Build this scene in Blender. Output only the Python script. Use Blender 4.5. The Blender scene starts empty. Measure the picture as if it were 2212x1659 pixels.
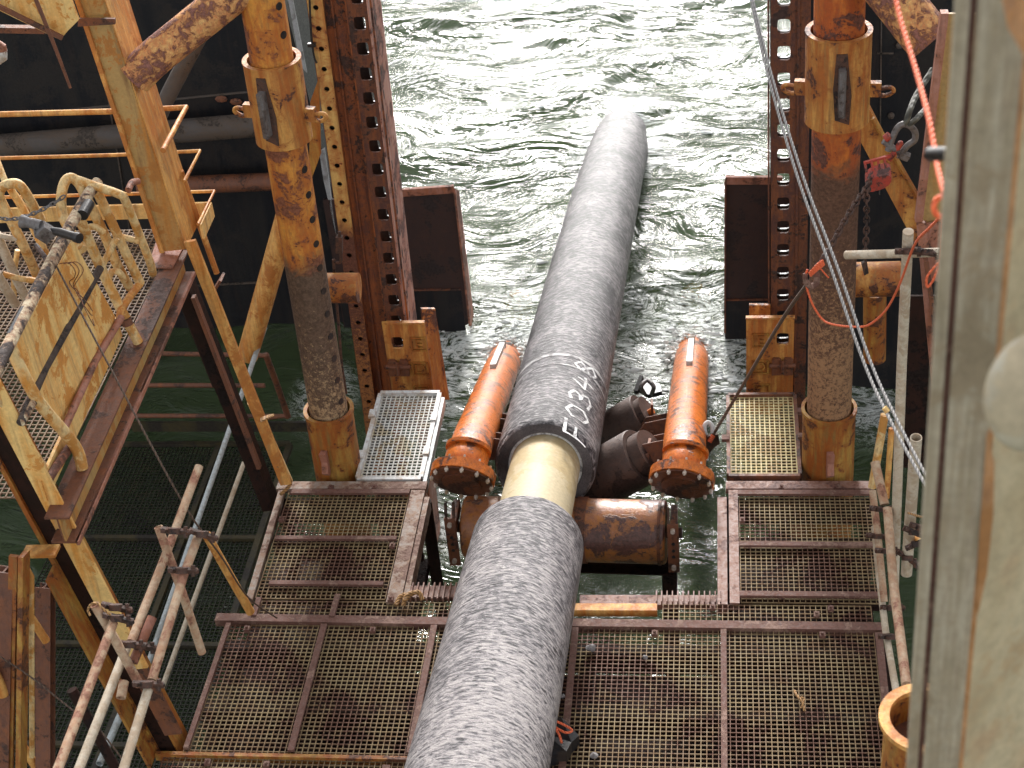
import bpy, bmesh, math, random
from mathutils import Vector, Matrix, noise
random.seed(7)
C = bpy.context.scene
COL = C.collection
PI = math.pi
rad = math.radians

# ---------------------------------------------------------------- camera
PITCH, YAW, ROLL, FPX = rad(35.784), rad(-8.962), rad(5.739), 3612.6
CAM = Vector((0, 0, 8.3))
_f = Vector((math.sin(YAW)*math.cos(PITCH), math.cos(YAW)*math.cos(PITCH), -math.sin(PITCH)))
_r = Vector((math.cos(YAW), -math.sin(YAW), 0)); _d = _f.cross(_r)
RT = _r*math.cos(ROLL) + _d*math.sin(ROLL)
DN = -_r*math.sin(ROLL) + _d*math.cos(ROLL)
cam = bpy.data.cameras.new('camera'); co = bpy.data.objects.new('camera', cam); COL.objects.link(co)
m3 = Matrix((RT, -DN, -_f)).transposed()
co.matrix_world = Matrix.Translation(CAM) @ m3.to_4x4()
cam.sensor_width = 36; cam.lens = 36*FPX/2212; cam.clip_end = 2000; cam.clip_start = 0.1
C.camera = co
cam.dof.use_dof = True; cam.dof.focus_distance = 12.5; cam.dof.aperture_fstop = 4.5

# ---------------------------------------------------------------- light
SUN_EL, SUN_AZ = 27.0, -4.0      # azimuth from +Y towards +X
w = bpy.data.worlds.new('World'); C.world = w; w.use_nodes = True
wn = w.node_tree.nodes; wl = w.node_tree.links
bg = wn['Background']; sky = wn.new('ShaderNodeTexSky'); sky.sky_type = 'NISHITA'
sky.sun_disc = False; sky.sun_elevation = rad(SUN_EL); sky.sun_rotation = rad(SUN_AZ)
sky.air_density = 1.0; sky.dust_density = 1.8; sky.ozone_density = 1.5; sky.altitude = 0
hs = wn.new('ShaderNodeHueSaturation'); hs.inputs['Saturation'].default_value = .12   # hazy, nearly white sky
wl.new(sky.outputs[0], hs.inputs['Color']); wl.new(hs.outputs[0], bg.inputs[0]); bg.inputs[1].default_value = 0.15
sl = bpy.data.lights.new('sun', 'SUN'); so = bpy.data.objects.new('sun', sl); COL.objects.link(so)
sl.energy = 2.6; sl.angle = rad(11); sl.color = (1, .96, .93)
sd = Vector((math.sin(rad(SUN_AZ))*math.cos(rad(SUN_EL)), math.cos(rad(SUN_AZ))*math.cos(rad(SUN_EL)), math.sin(rad(SUN_EL))))
so.rotation_euler = sd.to_track_quat('Z', 'Y').to_euler()
C.view_settings.view_transform = 'Standard'; C.view_settings.look = 'None'
C.view_settings.exposure = 1.15; C.view_settings.gamma = 1

# ---------------------------------------------------------------- pixel rays -> points in the place
def W(px, py, x=None, y=None, z=None, d=None):
    v = RT*((px-1106)/FPX) + DN*((py-829.5)/FPX) + _f
    if d is not None: s = d
    elif z is not None: s = (z-CAM.z)/v.z
    elif y is not None: s = y/v.y
    else: s = x/v.x
    return CAM + v*s

# ---------------------------------------------------------------- mesh helpers
class MB:
    def __init__(s): s.v = []; s.f = []; s.uv = []; s.m = []
    def mark(s): s.m.append((len(s.v), len(s.f))); return s
    def add(s, vs, fs, uvs=None):
        n = len(s.v); s.v += [Vector(a) for a in vs]
        for i, f in enumerate(fs):
            s.f.append([k+n for k in f]); s.uv.append(uvs[i] if uvs else None)
        return s
    def box(s, a, b, w, h, up=(0, 0, 1)):          # bar from a to b, w across, h along up
        a = Vector(a); b = Vector(b); t = (b-a).normalized(); up = Vector(up)
        sx = t.cross(up).normalized()*w/2; sz = sx.cross(t).normalized()*h/2
        vs = [p+i*sx+j*sz for p in (a, b) for i, j in ((-1,-1),(1,-1),(1,1),(-1,1))]
        return s.add(vs, [(0,1,2,3),(7,6,5,4),(0,4,5,1),(1,5,6,2),(2,6,7,3),(3,7,4,0)])
    def slab(s, pts, t, n=None):                   # polygon with thickness t along -n
        pts = [Vector(p) for p in pts]
        if n is None: n = (pts[1]-pts[0]).cross(pts[2]-pts[1]).normalized()
        n = Vector(n).normalized(); k = len(pts)
        vs = pts+[p-n*t for p in pts]
        fs = [tuple(range(k)), tuple(range(2*k-1, k-1, -1))]+[(i, i+k, (i+1) % k+k, (i+1) % k) for i in range(k)]
        return s.add(vs, fs)
    def frames(s, pts):
        T = []
        for i in range(len(pts)):
            a = pts[max(i-1, 0)]; b = pts[min(i+1, len(pts)-1)]; T.append((b-a).normalized())
        up = Vector((0, 0, 1)) if abs(T[0].z) < .95 else Vector((0, 1, 0))
        u = (up-T[0]*up.dot(T[0])).normalized(); out = []
        for t in T:
            u = (u-t*u.dot(t)).normalized(); out.append((t, u, t.cross(u)))
        return out
    def tube(s, pts, r, seg=16, caps=True, hollow=None, wob=0):
        pts = [Vector(p) for p in pts]; F = s.frames(pts); rr = r if isinstance(r, (list, tuple)) else [r]*len(pts)
        vs = []; fs = []; uvs = []; L = 0
        rm = max(rr)
        for i, (p, (t, u, v)) in enumerate(zip(pts, F)):
            for k in range(seg):
                a = 2*PI*k/seg+PI
                q = rr[i]*(1+(wob*noise.noise(p*3+Vector((k, 0, 0))) if wob else 0))
                vs.append(p+u*math.cos(a)*q+v*math.sin(a)*q)
        lens = [0]
        for i in range(1, len(pts)): lens.append(lens[-1]+(pts[i]-pts[i-1]).length)
        for i in range(len(pts)-1):
            for k in range(seg):
                k2 = (k+1) % seg
                fs.append((i*seg+k, i*seg+k2, (i+1)*seg+k2, (i+1)*seg+k))
                ua, ub = k/seg*2*PI*rm, (k+1)/seg*2*PI*rm
                uvs.append(((ua, lens[i]), (ub, lens[i]), (ub, lens[i+1]), (ua, lens[i+1])))
        s.add(vs, fs, uvs); n0 = len(s.v)-len(vs)
        def cap(idx, flip):
            base = n0+idx*seg
            if hollow:
                t, u, v = F[idx]; p = pts[idx]; sg = 1 if idx == 0 else -1
                ir = hollow*rr[idx]; dep = rr[idx]*3
                ring = [p+(u*math.cos(2*PI*k/seg+PI)+v*math.sin(2*PI*k/seg+PI))*ir for k in range(seg)]
                inn = [q+t*sg*dep for q in ring]
                m = len(s.v); s.v += ring+inn
                for k in range(seg):
                    k2 = (k+1) % seg
                    for f in ((base+k2, base+k, m+k, m+k2), (m+k2, m+k, m+seg+k, m+seg+k2)):
                        s.f.append(list(f) if not flip else list(reversed(f))); s.uv.append(None)
                f = [m+seg+k for k in range(seg)]; s.f.append(f if flip else f[::-1]); s.uv.append(None)
            else:
                f = [base+k for k in range(seg)]
                s.f.append(f if flip else f[::-1]); s.uv.append(None)
        if caps: cap(0, False); cap(len(pts)-1, True)
        return s
    def cyl(s, a, b, r, seg=20, **k):
        return s.tube([a, b], r, seg, **k)
    def ring(s, a, b, ro, ri, seg=28):              # hollow sleeve a->b
        a = Vector(a); b = Vector(b); F = s.frames([a, b]); vs = []
        for p, (t, u, v) in zip((a, b), F):
            for r in (ro, ri):
                vs += [p+(u*math.cos(2*PI*k/seg)+v*math.sin(2*PI*k/seg))*r for k in range(seg)]
        fs = []
        for k in range(seg):
            j = (k+1) % seg; S = seg
            fs += [(k, j, 2*S+j, 2*S+k), (S+j, S+k, 3*S+k, 3*S+j), (j, k, S+k, S+j), (2*S+k, 2*S+j, 3*S+j, 3*S+k)]
        return s.add(vs, fs)
    def prism(s, sec, a, b, up=(0, 0, 1)):          # section (list of (side, up)) swept a->b
        a = Vector(a); b = Vector(b); t = (b-a).normalized(); up = Vector(up)
        sx = t.cross(up).normalized(); sz = sx.cross(t).normalized(); k = len(sec)
        vs = [p+sx*q[0]+sz*q[1] for p in (a, b) for q in sec]
        return s.add(vs, [tuple(range(k))[::-1], tuple(range(k, 2*k))]+[(i, (i+1) % k, (i+1) % k+k, i+k) for i in range(k)])
    def ibeam(s, a, b, w, h, t=.012, up=(0, 0, 1)):
        W2, H2, T = w/2, h/2, t/2
        sec = [(-W2,-H2),(W2,-H2),(W2,-H2+t),(T,-H2+t),(T,H2-t),(W2,H2-t),(W2,H2),(-W2,H2),(-W2,H2-t),(-T,H2-t),(-T,-H2+t),(-W2,-H2+t)]
        return s.prism(sec, a, b, up)
    def grate(s, o, u, v, Lu, Lv, pitch=.038, bw=.0058, bh=.012, n=(0, 0, 1)):
        o = Vector(o); u = Vector(u).normalized(); v = Vector(v).normalized(); n = Vector(n)
        nu = max(1, round(Lu/pitch)); nv = max(1, round(Lv/pitch)); pu = Lu/nu; pv = Lv/nv
        for i in range(nu+1):
            a = o+u*i*pu; s.box(a, a+v*Lv, bw, bh, n)
        for j in range(nv+1):
            a = o+v*j*pv-n*.003; s.box(a, a+u*Lu, bw, bh*.8, n)
        return s
    def sphere(s, c, r, seg=10, sc=(1, 1, 1), jit=0):
        c = Vector(c); vs = []; fs = []; R = seg//2
        for i in range(R+1):
            th = PI*i/R
            for k in range(seg):
                a = 2*PI*k/seg; q = r*(1+jit*noise.noise(c*7+Vector((i*.7, math.cos(a), math.sin(a)))))
                vs.append(c+Vector((q*sc[0]*math.sin(th)*math.cos(a), q*sc[1]*math.sin(th)*math.sin(a), q*sc[2]*math.cos(th))))
        for i in range(R):
            for k in range(seg):
                j = (k+1) % seg; fs.append((i*seg+k, (i+1)*seg+k, (i+1)*seg+j, i*seg+j))
        return s.add(vs, fs)
    def holeplate(s, fn, x0, x1, z0, z1, holes, t, nv=16, sq=False):
        """plate in fn(x,z,depth) space; holes = list of (x,z,half) sorted; one column of cells"""
        zs = [z0]; hs = sorted(holes, key=lambda q: q[1])
        for a, b in zip(hs, hs[1:]): zs.append((a[1]+b[1])/2)
        zs.append(z1)
        n = nv
        for (hx, hz, hr), za, zb in zip(hs, zs, zs[1:]):
            out = []; inn = []
            for k in range(n):
                a = 2*PI*(k+.5)/n; c, sn = math.cos(a), math.sin(a); m = max(abs(c), abs(sn))
                qx, qz = c/m, sn/m
                X = hx+(x1-hx)*qx if qx > 0 else hx+(hx-x0)*qx
                Z = hz+(zb-hz)*qz if qz > 0 else hz+(hz-za)*qz
                out.append((X, Z))
                if sq:
                    p = 6; m2 = (abs(c)**p+abs(sn)**p)**(1/p); inn.append((hx+hr*c/m2, hz+1.2*hr*sn/m2))
                else: inn.append((hx+hr*c, hz+hr*sn))
            # exact corners for the outer ring
            for cx_, cz_ in ((x0, za), (x0, zb), (x1, za), (x1, zb)):
                i = min(range(n), key=lambda q: (out[q][0]-cx_)**2+(out[q][1]-cz_)**2); out[i] = (cx_, cz_)
            vs = [fn(X, Z, 0) for X, Z in out]+[fn(X, Z, 0) for X, Z in inn]+[fn(X, Z, t) for X, Z in out]+[fn(X, Z, t) for X, Z in inn]
            fs = []
            for k in range(n):
                j = (k+1) % n
                fs += [(k, j, n+j, n+k), (2*n+j, 2*n+k, 3*n+k, 3*n+j), (n+k, n+j, 3*n+j, 3*n+k), (j, k, 2*n+k, 2*n+j)]
            s.add(vs, fs)
        return s

def arc(pts, n=6):                                  # Catmull-Rom smoothing of a polyline
    P = [Vector(p) for p in pts]; out = []
    for i in range(len(P)-1):
        p0 = P[max(i-1, 0)]; p1 = P[i]; p2 = P[i+1]; p3 = P[min(i+2, len(P)-1)]
        for k in range(n):
            t = k/n
            out.append(.5*((2*p1)+(-p0+p2)*t+(2*p0-5*p1+4*p2-p3)*t*t+(-p0+3*p1-3*p2+p3)*t**3))
    out.append(P[-1]); return out

def wpos(o):
    p = Vector((0, 0, 0))
    while o is not None: p += o.location; o = o.parent
    return p
def link_mesh(name, mb, mat, off, smooth):
    me = bpy.data.meshes.new(name)
    me.from_pydata([tuple(v-off) for v in mb.v], [], mb.f)
    uvl = me.uv_layers.new(name='UVMap')
    for poly, uv in zip(me.polygons, mb.uv):
        if uv:
            for li, q in zip(poly.loop_indices, uv): uvl.data[li].uv = q
    me.materials.append(mat)
    bm = bmesh.new(); bm.from_mesh(me); bmesh.ops.recalc_face_normals(bm, faces=bm.faces); bm.to_mesh(me); bm.free()
    if smooth:
        for p in me.polygons: p.use_smooth = True
        me.set_sharp_from_angle(angle=rad(38))
    o = bpy.data.objects.new(name, me); COL.objects.link(o); return o
def thing(name, label, cat, loc, group=None):
    o = bpy.data.objects.new(name, None); COL.objects.link(o); o.location = Vector(loc); o.empty_display_size = .1
    o['label'] = label; o['category'] = cat
    if group: o['group'] = group
    return o
def part(name, mb, mat, parent, label=None, smooth=True):
    o = link_mesh(name, mb, mat, wpos(parent), smooth); o.parent = parent
    if label: o['label'] = label
    return o
def parts(name, mb, mat, parent, label=None, smooth=True):
    out = []; M_ = mb.m+[(len(mb.v), len(mb.f))]
    if not mb.m or mb.m[0][0] > 0: M_ = [(0, 0)]+M_
    for (v0, f0), (v1, f1) in zip(M_, M_[1:]):
        if v1 <= v0: continue
        q = MB(); q.v = mb.v[v0:v1]; q.f = [[i-v0 for i in f] for f in mb.f[f0:f1]]; q.uv = mb.uv[f0:f1]
        out.append(part(name, q, mat, parent, label, smooth))
    return out
def solo(name, mb, mat, label, cat, group=None, smooth=True, kind=None):
    xs = [v.x for v in mb.v]; ys = [v.y for v in mb.v]; zs = [v.z for v in mb.v]
    off = Vector((sum(xs)/len(xs), sum(ys)/len(ys), min(zs)))
    o = link_mesh(name, mb, mat, off, smooth); o.location = off
    o['label'] = label; o['category'] = cat
    if group: o['group'] = group
    if kind: o['kind'] = kind
    return o

# ---------------------------------------------------------------- materials
def mat_new(name):
    m = bpy.data.materials.new(name); m.use_nodes = True; nt = m.node_tree
    return m, nt, nt.nodes['Principled BSDF']
def nn(nt, typ, **kw):
    n = nt.nodes.new(typ)
    for k, v in kw.items():
        if k in n.inputs: n.inputs[k].default_value = v
        else: setattr(n, k, v)
    return n
def ramp(nt, src, p0, p1, c0=(0, 0, 0, 1), c1=(1, 1, 1, 1), mode='LINEAR'):
    r = nt.nodes.new('ShaderNodeValToRGB'); r.color_ramp.interpolation = mode
    e = r.color_ramp.elements; e[0].position = p0; e[1].position = p1; e[0].color = c0; e[1].color = c1
    nt.links.new(src, r.inputs[0]); return r
def mix(nt, fac, a, b, blend='MIX'):
    n = nt.nodes.new('ShaderNodeMix'); n.data_type = 'RGBA'; n.blend_type = blend
    for s, v in ((0, fac), (6, a), (7, b)):
        if hasattr(v, 'links'): nt.links.new(v, n.inputs[s])
        elif s == 0: n.inputs[0].default_value = v
        else: n.inputs[s].default_value = (*v[:3], 1)
    return n.outputs[2]
def steel(name, c1, c2, c3, s=1.0, a=.45, st=.5, stretch=(1, 1, .16), rough=.6, bump=.35, growth=None, spec=.4, fine=1):
    """c1 paint, c2 stain streaks, c3 bare rust; growth=(z, colour a, colour b) marine growth below a height"""
    m, nt, b = mat_new(name); L = nt.links
    tc = nn(nt, 'ShaderNodeTexCoord'); mp = nn(nt, 'ShaderNodeMapping'); mp.inputs['Scale'].default_value = stretch
    L.new(tc.outputs['Object'], mp.inputs[0])
    n1 = nn(nt, 'ShaderNodeTexNoise', Scale=7*s, Detail=7, Roughness=.65, Distortion=.3); L.new(mp.outputs[0], n1.inputs['Vector'])
    n2 = nn(nt, 'ShaderNodeTexNoise', Scale=3.2*s, Detail=9, Roughness=.68, Distortion=.5); L.new(tc.outputs['Object'], n2.inputs['Vector'])
    n3 = nn(nt, 'ShaderNodeTexNoise', Scale=38*fine, Detail=6, Roughness=.7); L.new(tc.outputs['Object'], n3.inputs['Vector'])
    r1 = ramp(nt, n1.outputs[0], .62-st*.3, .74-st*.2)
    nb = nn(nt, 'ShaderNodeMath', operation='MULTIPLY_ADD'); L.new(n3.outputs[0], nb.inputs[0]); nb.inputs[1].default_value = .28; L.new(n2.outputs[0], nb.inputs[2])
    n5 = nn(nt, 'ShaderNodeTexNoise', Scale=1.3*s, Detail=3, Roughness=.55); L.new(mp.outputs[0], n5.inputs['Vector'])
    nc = nn(nt, 'ShaderNodeMath', operation='MULTIPLY_ADD'); L.new(n5.outputs[0], nc.inputs[0]); nc.inputs[1].default_value = .55; L.new(nb.outputs[0], nc.inputs[2])
    r2 = ramp(nt, nc.outputs[0], 1.12-a*.34, 1.19-a*.32)
    rh = ramp(nt, nc.outputs[0], 1.03-a*.36, 1.17-a*.34)
    c = mix(nt, r1.outputs[0], c1, c2)
    n4 = nn(nt, 'ShaderNodeTexNoise', Scale=16*s, Detail=5, Roughness=.6); L.new(mp.outputs[0], n4.inputs['Vector'])
    c = mix(nt, ramp(nt, n4.outputs[0], .52, .68).outputs[0], c, mix(nt, .55, c1, c3))
    c3v = mix(nt, ramp(nt, n3.outputs[0], .42, .62).outputs[0], tuple(min(1, q*1.35) for q in c3), tuple(q*.6 for q in c3))
    c = mix(nt, rh.outputs[0], c, mix(nt, .25, c2, c3))
    c = mix(nt, r2.outputs[0], c, c3v)
    hue = ramp(nt, n3.outputs[0], .25, .8, (.72, .72, .72, 1), (1.18, 1.18, 1.18, 1))
    c = mix(nt, 1.0, c, hue.outputs[0], 'MULTIPLY')
    h = r2.outputs[0]
    if growth:
        z, ga, gb = growth
        ge = nn(nt, 'ShaderNodeNewGeometry'); sp = nn(nt, 'ShaderNodeSeparateXYZ'); L.new(ge.outputs['Position'], sp.inputs[0])
        ad = nn(nt, 'ShaderNodeMath', operation='MULTIPLY_ADD'); L.new(n2.outputs[0], ad.inputs[0]); ad.inputs[1].default_value = .7; L.new(sp.outputs[2], ad.inputs[2])
        mr = nn(nt, 'ShaderNodeMapRange'); L.new(ad.outputs[0], mr.inputs[0])
        mr.inputs[1].default_value = z+.42; mr.inputs[2].default_value = z+.28
        vo = nn(nt, 'ShaderNodeTexNoise', Scale=30, Detail=8, Roughness=.85, Distortion=.35); L.new(tc.outputs['Object'], vo.inputs['Vector'])
        mz = nn(nt, 'ShaderNodeMapRange'); L.new(sp.outputs[2], mz.inputs[0]); mz.inputs[1].default_value = z; mz.inputs[2].default_value = z-1.6; mz.inputs[3].default_value = .64; mz.inputs[4].default_value = .44
        sb = nn(nt, 'ShaderNodeMath', operation='SUBTRACT'); L.new(vo.outputs[0], sb.inputs[0]); L.new(mz.outputs[0], sb.inputs[1])
        g = mix(nt, ramp(nt, sb.outputs[0], 0, .07).outputs[0], mix(nt, ramp(nt, n3.outputs[0], .4, .6).outputs[0], ga, tuple(q*.6 for q in ga)), gb)
        c = mix(nt, mr.outputs[0], c, g)
    L.new(c, b.inputs['Base Color']); b.inputs['Roughness'].default_value = rough
    b.inputs['Specular IOR Level'].default_value = spec
    rr = ramp(nt, n3.outputs[0], .3, .7, (rough*.75,)*3+(1,), (min(1, rough*1.3),)*3+(1,)); L.new(rr.outputs[0], b.inputs['Roughness'])
    mx = nn(nt, 'ShaderNodeMath', operation='MULTIPLY_ADD'); L.new(h, mx.inputs[0]); mx.inputs[1].default_value = .5; L.new(n3.outputs[0], mx.inputs[2])
    bu = nn(nt, 'ShaderNodeBump', Strength=bump, Distance=.012); L.new(mx.outputs[0], bu.inputs['Height']); L.new(bu.outputs[0], b.inputs['Normal'])
    return m
BR = (.085, .032, .018); DK = (.03, .016, .012); OR = (.42, .14, .025); YE = (.62, .36, .11)
M = {}
M['yellow'] = steel('cream yellow paint', (.8, .53, .2), (.68, .3, .06), (.28, .11, .04), 1.2, .1, .5, (1, 1, .08))
M['yellow_rail'] = steel('yellow rail paint', (.74, .54, .26), (.6, .28, .06), (.2, .08, .035), 2.2, .26, .6, (1, 1, .5))
M['orange'] = steel('orange stained paint', (.58, .3, .075), (.36, .11, .02), (.1, .038, .022), 1.7, .4, .85, (1, 1, .12))
M['ochre'] = steel('ochre stained paint', (.42, .24, .05), (.3, .085, .012), (.1, .036, .016), 1.7, .36, .85, (1, 1, .12))
M['flange'] = steel('orange flange paint', (.72, .4, .12), (.52, .19, .035), (.19, .07, .035), 1.6, .3, .7, (1, 1, .12))
M['tanweb'] = steel('tan web paint', (.42, .27, .1), (.45, .19, .04), (.14, .055, .025), .9, .2, .5, (1, 1, .1))
M['rustbrown'] = steel('brown rust', (.15, .06, .035), (.22, .075, .03), (.07, .032, .022), 1.6, .5, .5)
M['rustdeck'] = steel('dusty rust', (.15, .07, .052), (.1, .04, .028), (.2, .115, .085), 3, .42, .5, (1, 1, 1), .75)
M['rustpink'] = steel('pink primer steel', (.38, .17, .12), (.33, .12, .06), (.14, .06, .04), 1.8, .42, .5)
M['scaly'] = steel('scaly rusty paint', (.72, .42, .15), (.62, .25, .09), (.24, .1, .075), 4.2, .66, .7, (1, 1, .7), .7, 1.0)
M['wetorange'] = steel('wet orange paint', (.74, .19, .018), (.5, .12, .015), (.11, .035, .016), 2.4, .42, .7, (1, .5, 1), .3, .4, None, .55)
M['drum'] = steel('roller drum rust', (.34, .13, .07), (.42, .15, .025), (.1, .04, .03), 1.6, .55, .8, (1, 1, 1), .35, .4, None, .6)
M['roller'] = steel('dark roller rubber', (.09, .06, .05), (.11, .065, .05), (.045, .03, .027), 1, .4, .5, (1, 1, 1), .5)
M['rack'] = steel('rack rust', (.11, .038, .024), (.32, .09, .02), (.045, .022, .018), 1.6, .58, .6, (1, 1, .08), .6, .5)
M['rackdark'] = steel('rack dark rust', (.085, .034, .026), (.2, .065, .022), (.04, .021, .017), 1.8, .55, .5, (1, 1, .15), .6, .5)
M['rackyellow'] = steel('rack yellow strip', (.6, .4, .13), (.4, .14, .03), (.17, .05, .025), .9, .42, .5, (1, 1, .1), .6, .4, (1.2, (.13, .045, .026), (.32, .13, .04)))
M['rackpink'] = steel('rack pink edge', (.5, .3, .24), (.4, .15, .09), (.13, .06, .05), 1.2, .4, .6, (1, 1, .1))
M['shaftL'] = steel('pile shaft', (.62, .27, .045), (.45, .13, .02), (.2, .07, .035), 2.0, .48, .7, (1, 1, .25), .7, .6, (1.95, (.13, .078, .05), (.4, .27, .15)))
M['shaftR'] = steel('pile shaft with red lead', (.55, .16, .025), (.38, .08, .015), (.12, .045, .03), 1.6, .42, .7, (1, 1, .2), .7, .5, (2.62, (.13, .062, .036), (.33, .18, .09)))
M['plate'] = steel('dark brown plate', (.035, .017, .015), (.045, .02, .015), (.02, .012, .012), 1, .4, .5, (1, 1, 1), .55, .15)
M['hull'] = steel('black hull paint', (.008, .008, .011), (.018, .016, .016), (.03, .02, .016), .5, .3, .5, (1, 1, .12), .45, .15, None, .3)
M['hull_lit_edge'] = steel('lit hull edge grey', (.32, .33, .34), (.2, .2, .2), (.09, .07, .06), 1, .3, .4)  # pale grey stands for light falling on the black hull's edge
M['fender'] = steel('grey fender pipe', (.085, .072, .065), (.1, .07, .05), (.05, .038, .03), .8, .4, .5, (.2, 1, 1), .85)
M['grateY'] = steel('yellow grey grating', (.3, .22, .115), (.22, .13, .065), (.14, .065, .04), .8, .38, .5, (1, 1, 1), .75, .1)
M['grateB'] = steel('bright yellow grating', (.62, .52, .27), (.5, .36, .16), (.25, .14, .08), 1.5, .3, .4, (1, 1, 1), .7, .1)
M['grateW'] = steel('white grating', (.62, .62, .58), (.55, .5, .36), (.3, .2, .1), 1.5, .15, .35, (1, 1, 1), .6, .1)
M['grateG'] = steel('shaded algae grating', (.016, .019, .01), (.03, .024, .01), (.012, .01, .007), 1, .4, .5, (1, 1, 1), .6, .1)  # algae green, lowered further for the shade of structures overhead
M['algae'] = steel('algae steel', (.05, .038, .014), (.03, .026, .014), (.02, .015, .01), 1.2, .45, .5, (1, 1, 1), .6, .2)
M['white'] = steel('white painted rim', (.6, .61, .6), (.5, .45, .38), (.28, .14, .08), 1.5, .2, .3, (1, 1, 1), .5, .1)
M['galv'] = steel('galvanised tube', (.42, .46, .47), (.33, .35, .34), (.18, .16, .13), 2, .2, .4, (1, 1, 1), .4, .1)
M['scaff'] = steel('scaffold tube', (.5, .37, .25), (.42, .24, .14), (.28, .13, .08), 2.6, .42, .6, (1, 1, 1), .7, .3)
M['scaffw'] = steel('pale scaffold tube', (.56, .48, .37), (.46, .36, .25), (.3, .2, .14), 2.4, .25, .5, (1, 1, 1), .7, .2)
M['clamp'] = steel('rusty clamp', (.06, .035, .026), (.12, .05, .03), (.03, .018, .015), 4, .5, .5, (1, 1, 1), .7)
M['burnt'] = steel('scorched flaking rail', (.66, .55, .37), (.34, .18, .1), (.05, .035, .03), 3, .55, .6, (1, 1, 1), .8, .7)
M['soot'] = steel('soot blackened rail', (.05, .036, .03), (.09, .06, .045), (.03, .022, .02), 2, .5, .5, (1, 1, 1), .85, .6)
M['steelgrey'] = steel('worn grey steel', (.16, .15, .15), (.12, .1, .09), (.07, .055, .05), 3, .4, .5, (1, 1, 1), .5)
M['black'] = steel('black plastic', (.015, .015, .017), (.025, .022, .02), (.05, .03, .02), 3, .2, .3, (1, 1, 1), .4, .1)
M['dark_sheet'] = steel('wet brown pan', (.01, .0035, .0025), (.02, .005, .0035), (.006, .003, .003), 1.2, .5, .6, (.4, 2.5, 1), .45, .9, None, .05)  # near black, standing for the shade under the deck
M['worn'] = steel('worn grey plate', (.34, .29, .25), (.27, .16, .1), (.15, .075, .05), 2.2, .5, .6, (1, 1, 1), .7, .3)
M['wornpink'] = steel('worn pink plate', (.3, .19, .155), (.23, .1, .06), (.14, .065, .05), 2.4, .5, .6, (1, 1, 1), .6, .4)
M['grateD'] = steel('brown platform grating', (.22, .15, .085), (.15, .08, .045), (.09, .05, .03), 1.2, .4, .5, (1, 1, 1), .7, .1)
M['coatend'] = steel('dark coating edge', (.045, .036, .036), (.07, .055, .05), (.02, .018, .018), 5, .5, .5, (1, 1, 1), .8, .8)
M['endcap'] = steel('dark wet end cap', (.1, .035, .018), (.16, .05, .02), (.04, .02, .015), 2, .5, .5, (1, 1, 1), .4)
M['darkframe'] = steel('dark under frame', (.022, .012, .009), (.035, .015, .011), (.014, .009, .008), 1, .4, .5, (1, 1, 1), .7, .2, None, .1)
M['bolt'] = steel('bright bolts', (.5, .42, .36), (.4, .3, .2), (.25, .15, .1), 3, .2, .3, (1, 1, 1), .35, .1)
M['red'] = steel('red hoist paint', (.42, .05, .03), (.3, .06, .04), (.08, .03, .025), 4, .4, .4, (1, 1, 1), .6)
M['post'] = steel('weathered post paint', (.44, .38, .28), (.33, .27, .18), (.22, .14, .08), 1.6, .3, .75, (7, 7, .35), .85, .3)
M['wall'] = steel('khaki foreground wall', (.54, .45, .29), (.44, .35, .21), (.42, .24, .12), .45, .25, .6, (1, 1, .5), .85, .05)
M['rustline'] = steel('orange rust seam', (.5, .27, .13), (.42, .2, .07), (.2, .08, .03), 2, .3, .6, (1, 1, .3), .8)

def rope_mat(name, c, s=90, c2=None):
    m, nt, b = mat_new(name); L = nt.links
    uv = nn(nt, 'ShaderNodeUVMap'); mp = nn(nt, 'ShaderNodeMapping'); mp.inputs['Rotation'].default_value = (0, 0, rad(38)); L.new(uv.outputs[0], mp.inputs[0])
    wv = nn(nt, 'ShaderNodeTexWave', Scale=s*.27, Distortion=.4); L.new(mp.outputs[0], wv.inputs[0])
    col = mix(nt, wv.outputs['Fac'], c2 or tuple(q*.35 for q in c), c); L.new(col, b.inputs['Base Color'])
    bu = nn(nt, 'ShaderNodeBump', Strength=.8, Distance=.004); L.new(wv.outputs['Fac'], bu.inputs['Height']); L.new(bu.outputs[0], b.inputs['Normal'])
    b.inputs['Roughness'].default_value = .7; return m
M['ropeO'] = rope_mat('orange rope', (.85, .17, .06), 80, (.62, .1, .035))
M['ropeY'] = rope_mat('yellow fibre rope', (.5, .27, .1), 60)
M['wire'] = rope_mat('steel wire rope', (.42, .4, .38), 70, (.16, .15, .145))
M['wirebrown'] = rope_mat('rusty wire', (.12, .07, .045), 55)
M['web'] = rope_mat('grey sling', (.12, .12, .1), 25)

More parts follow.
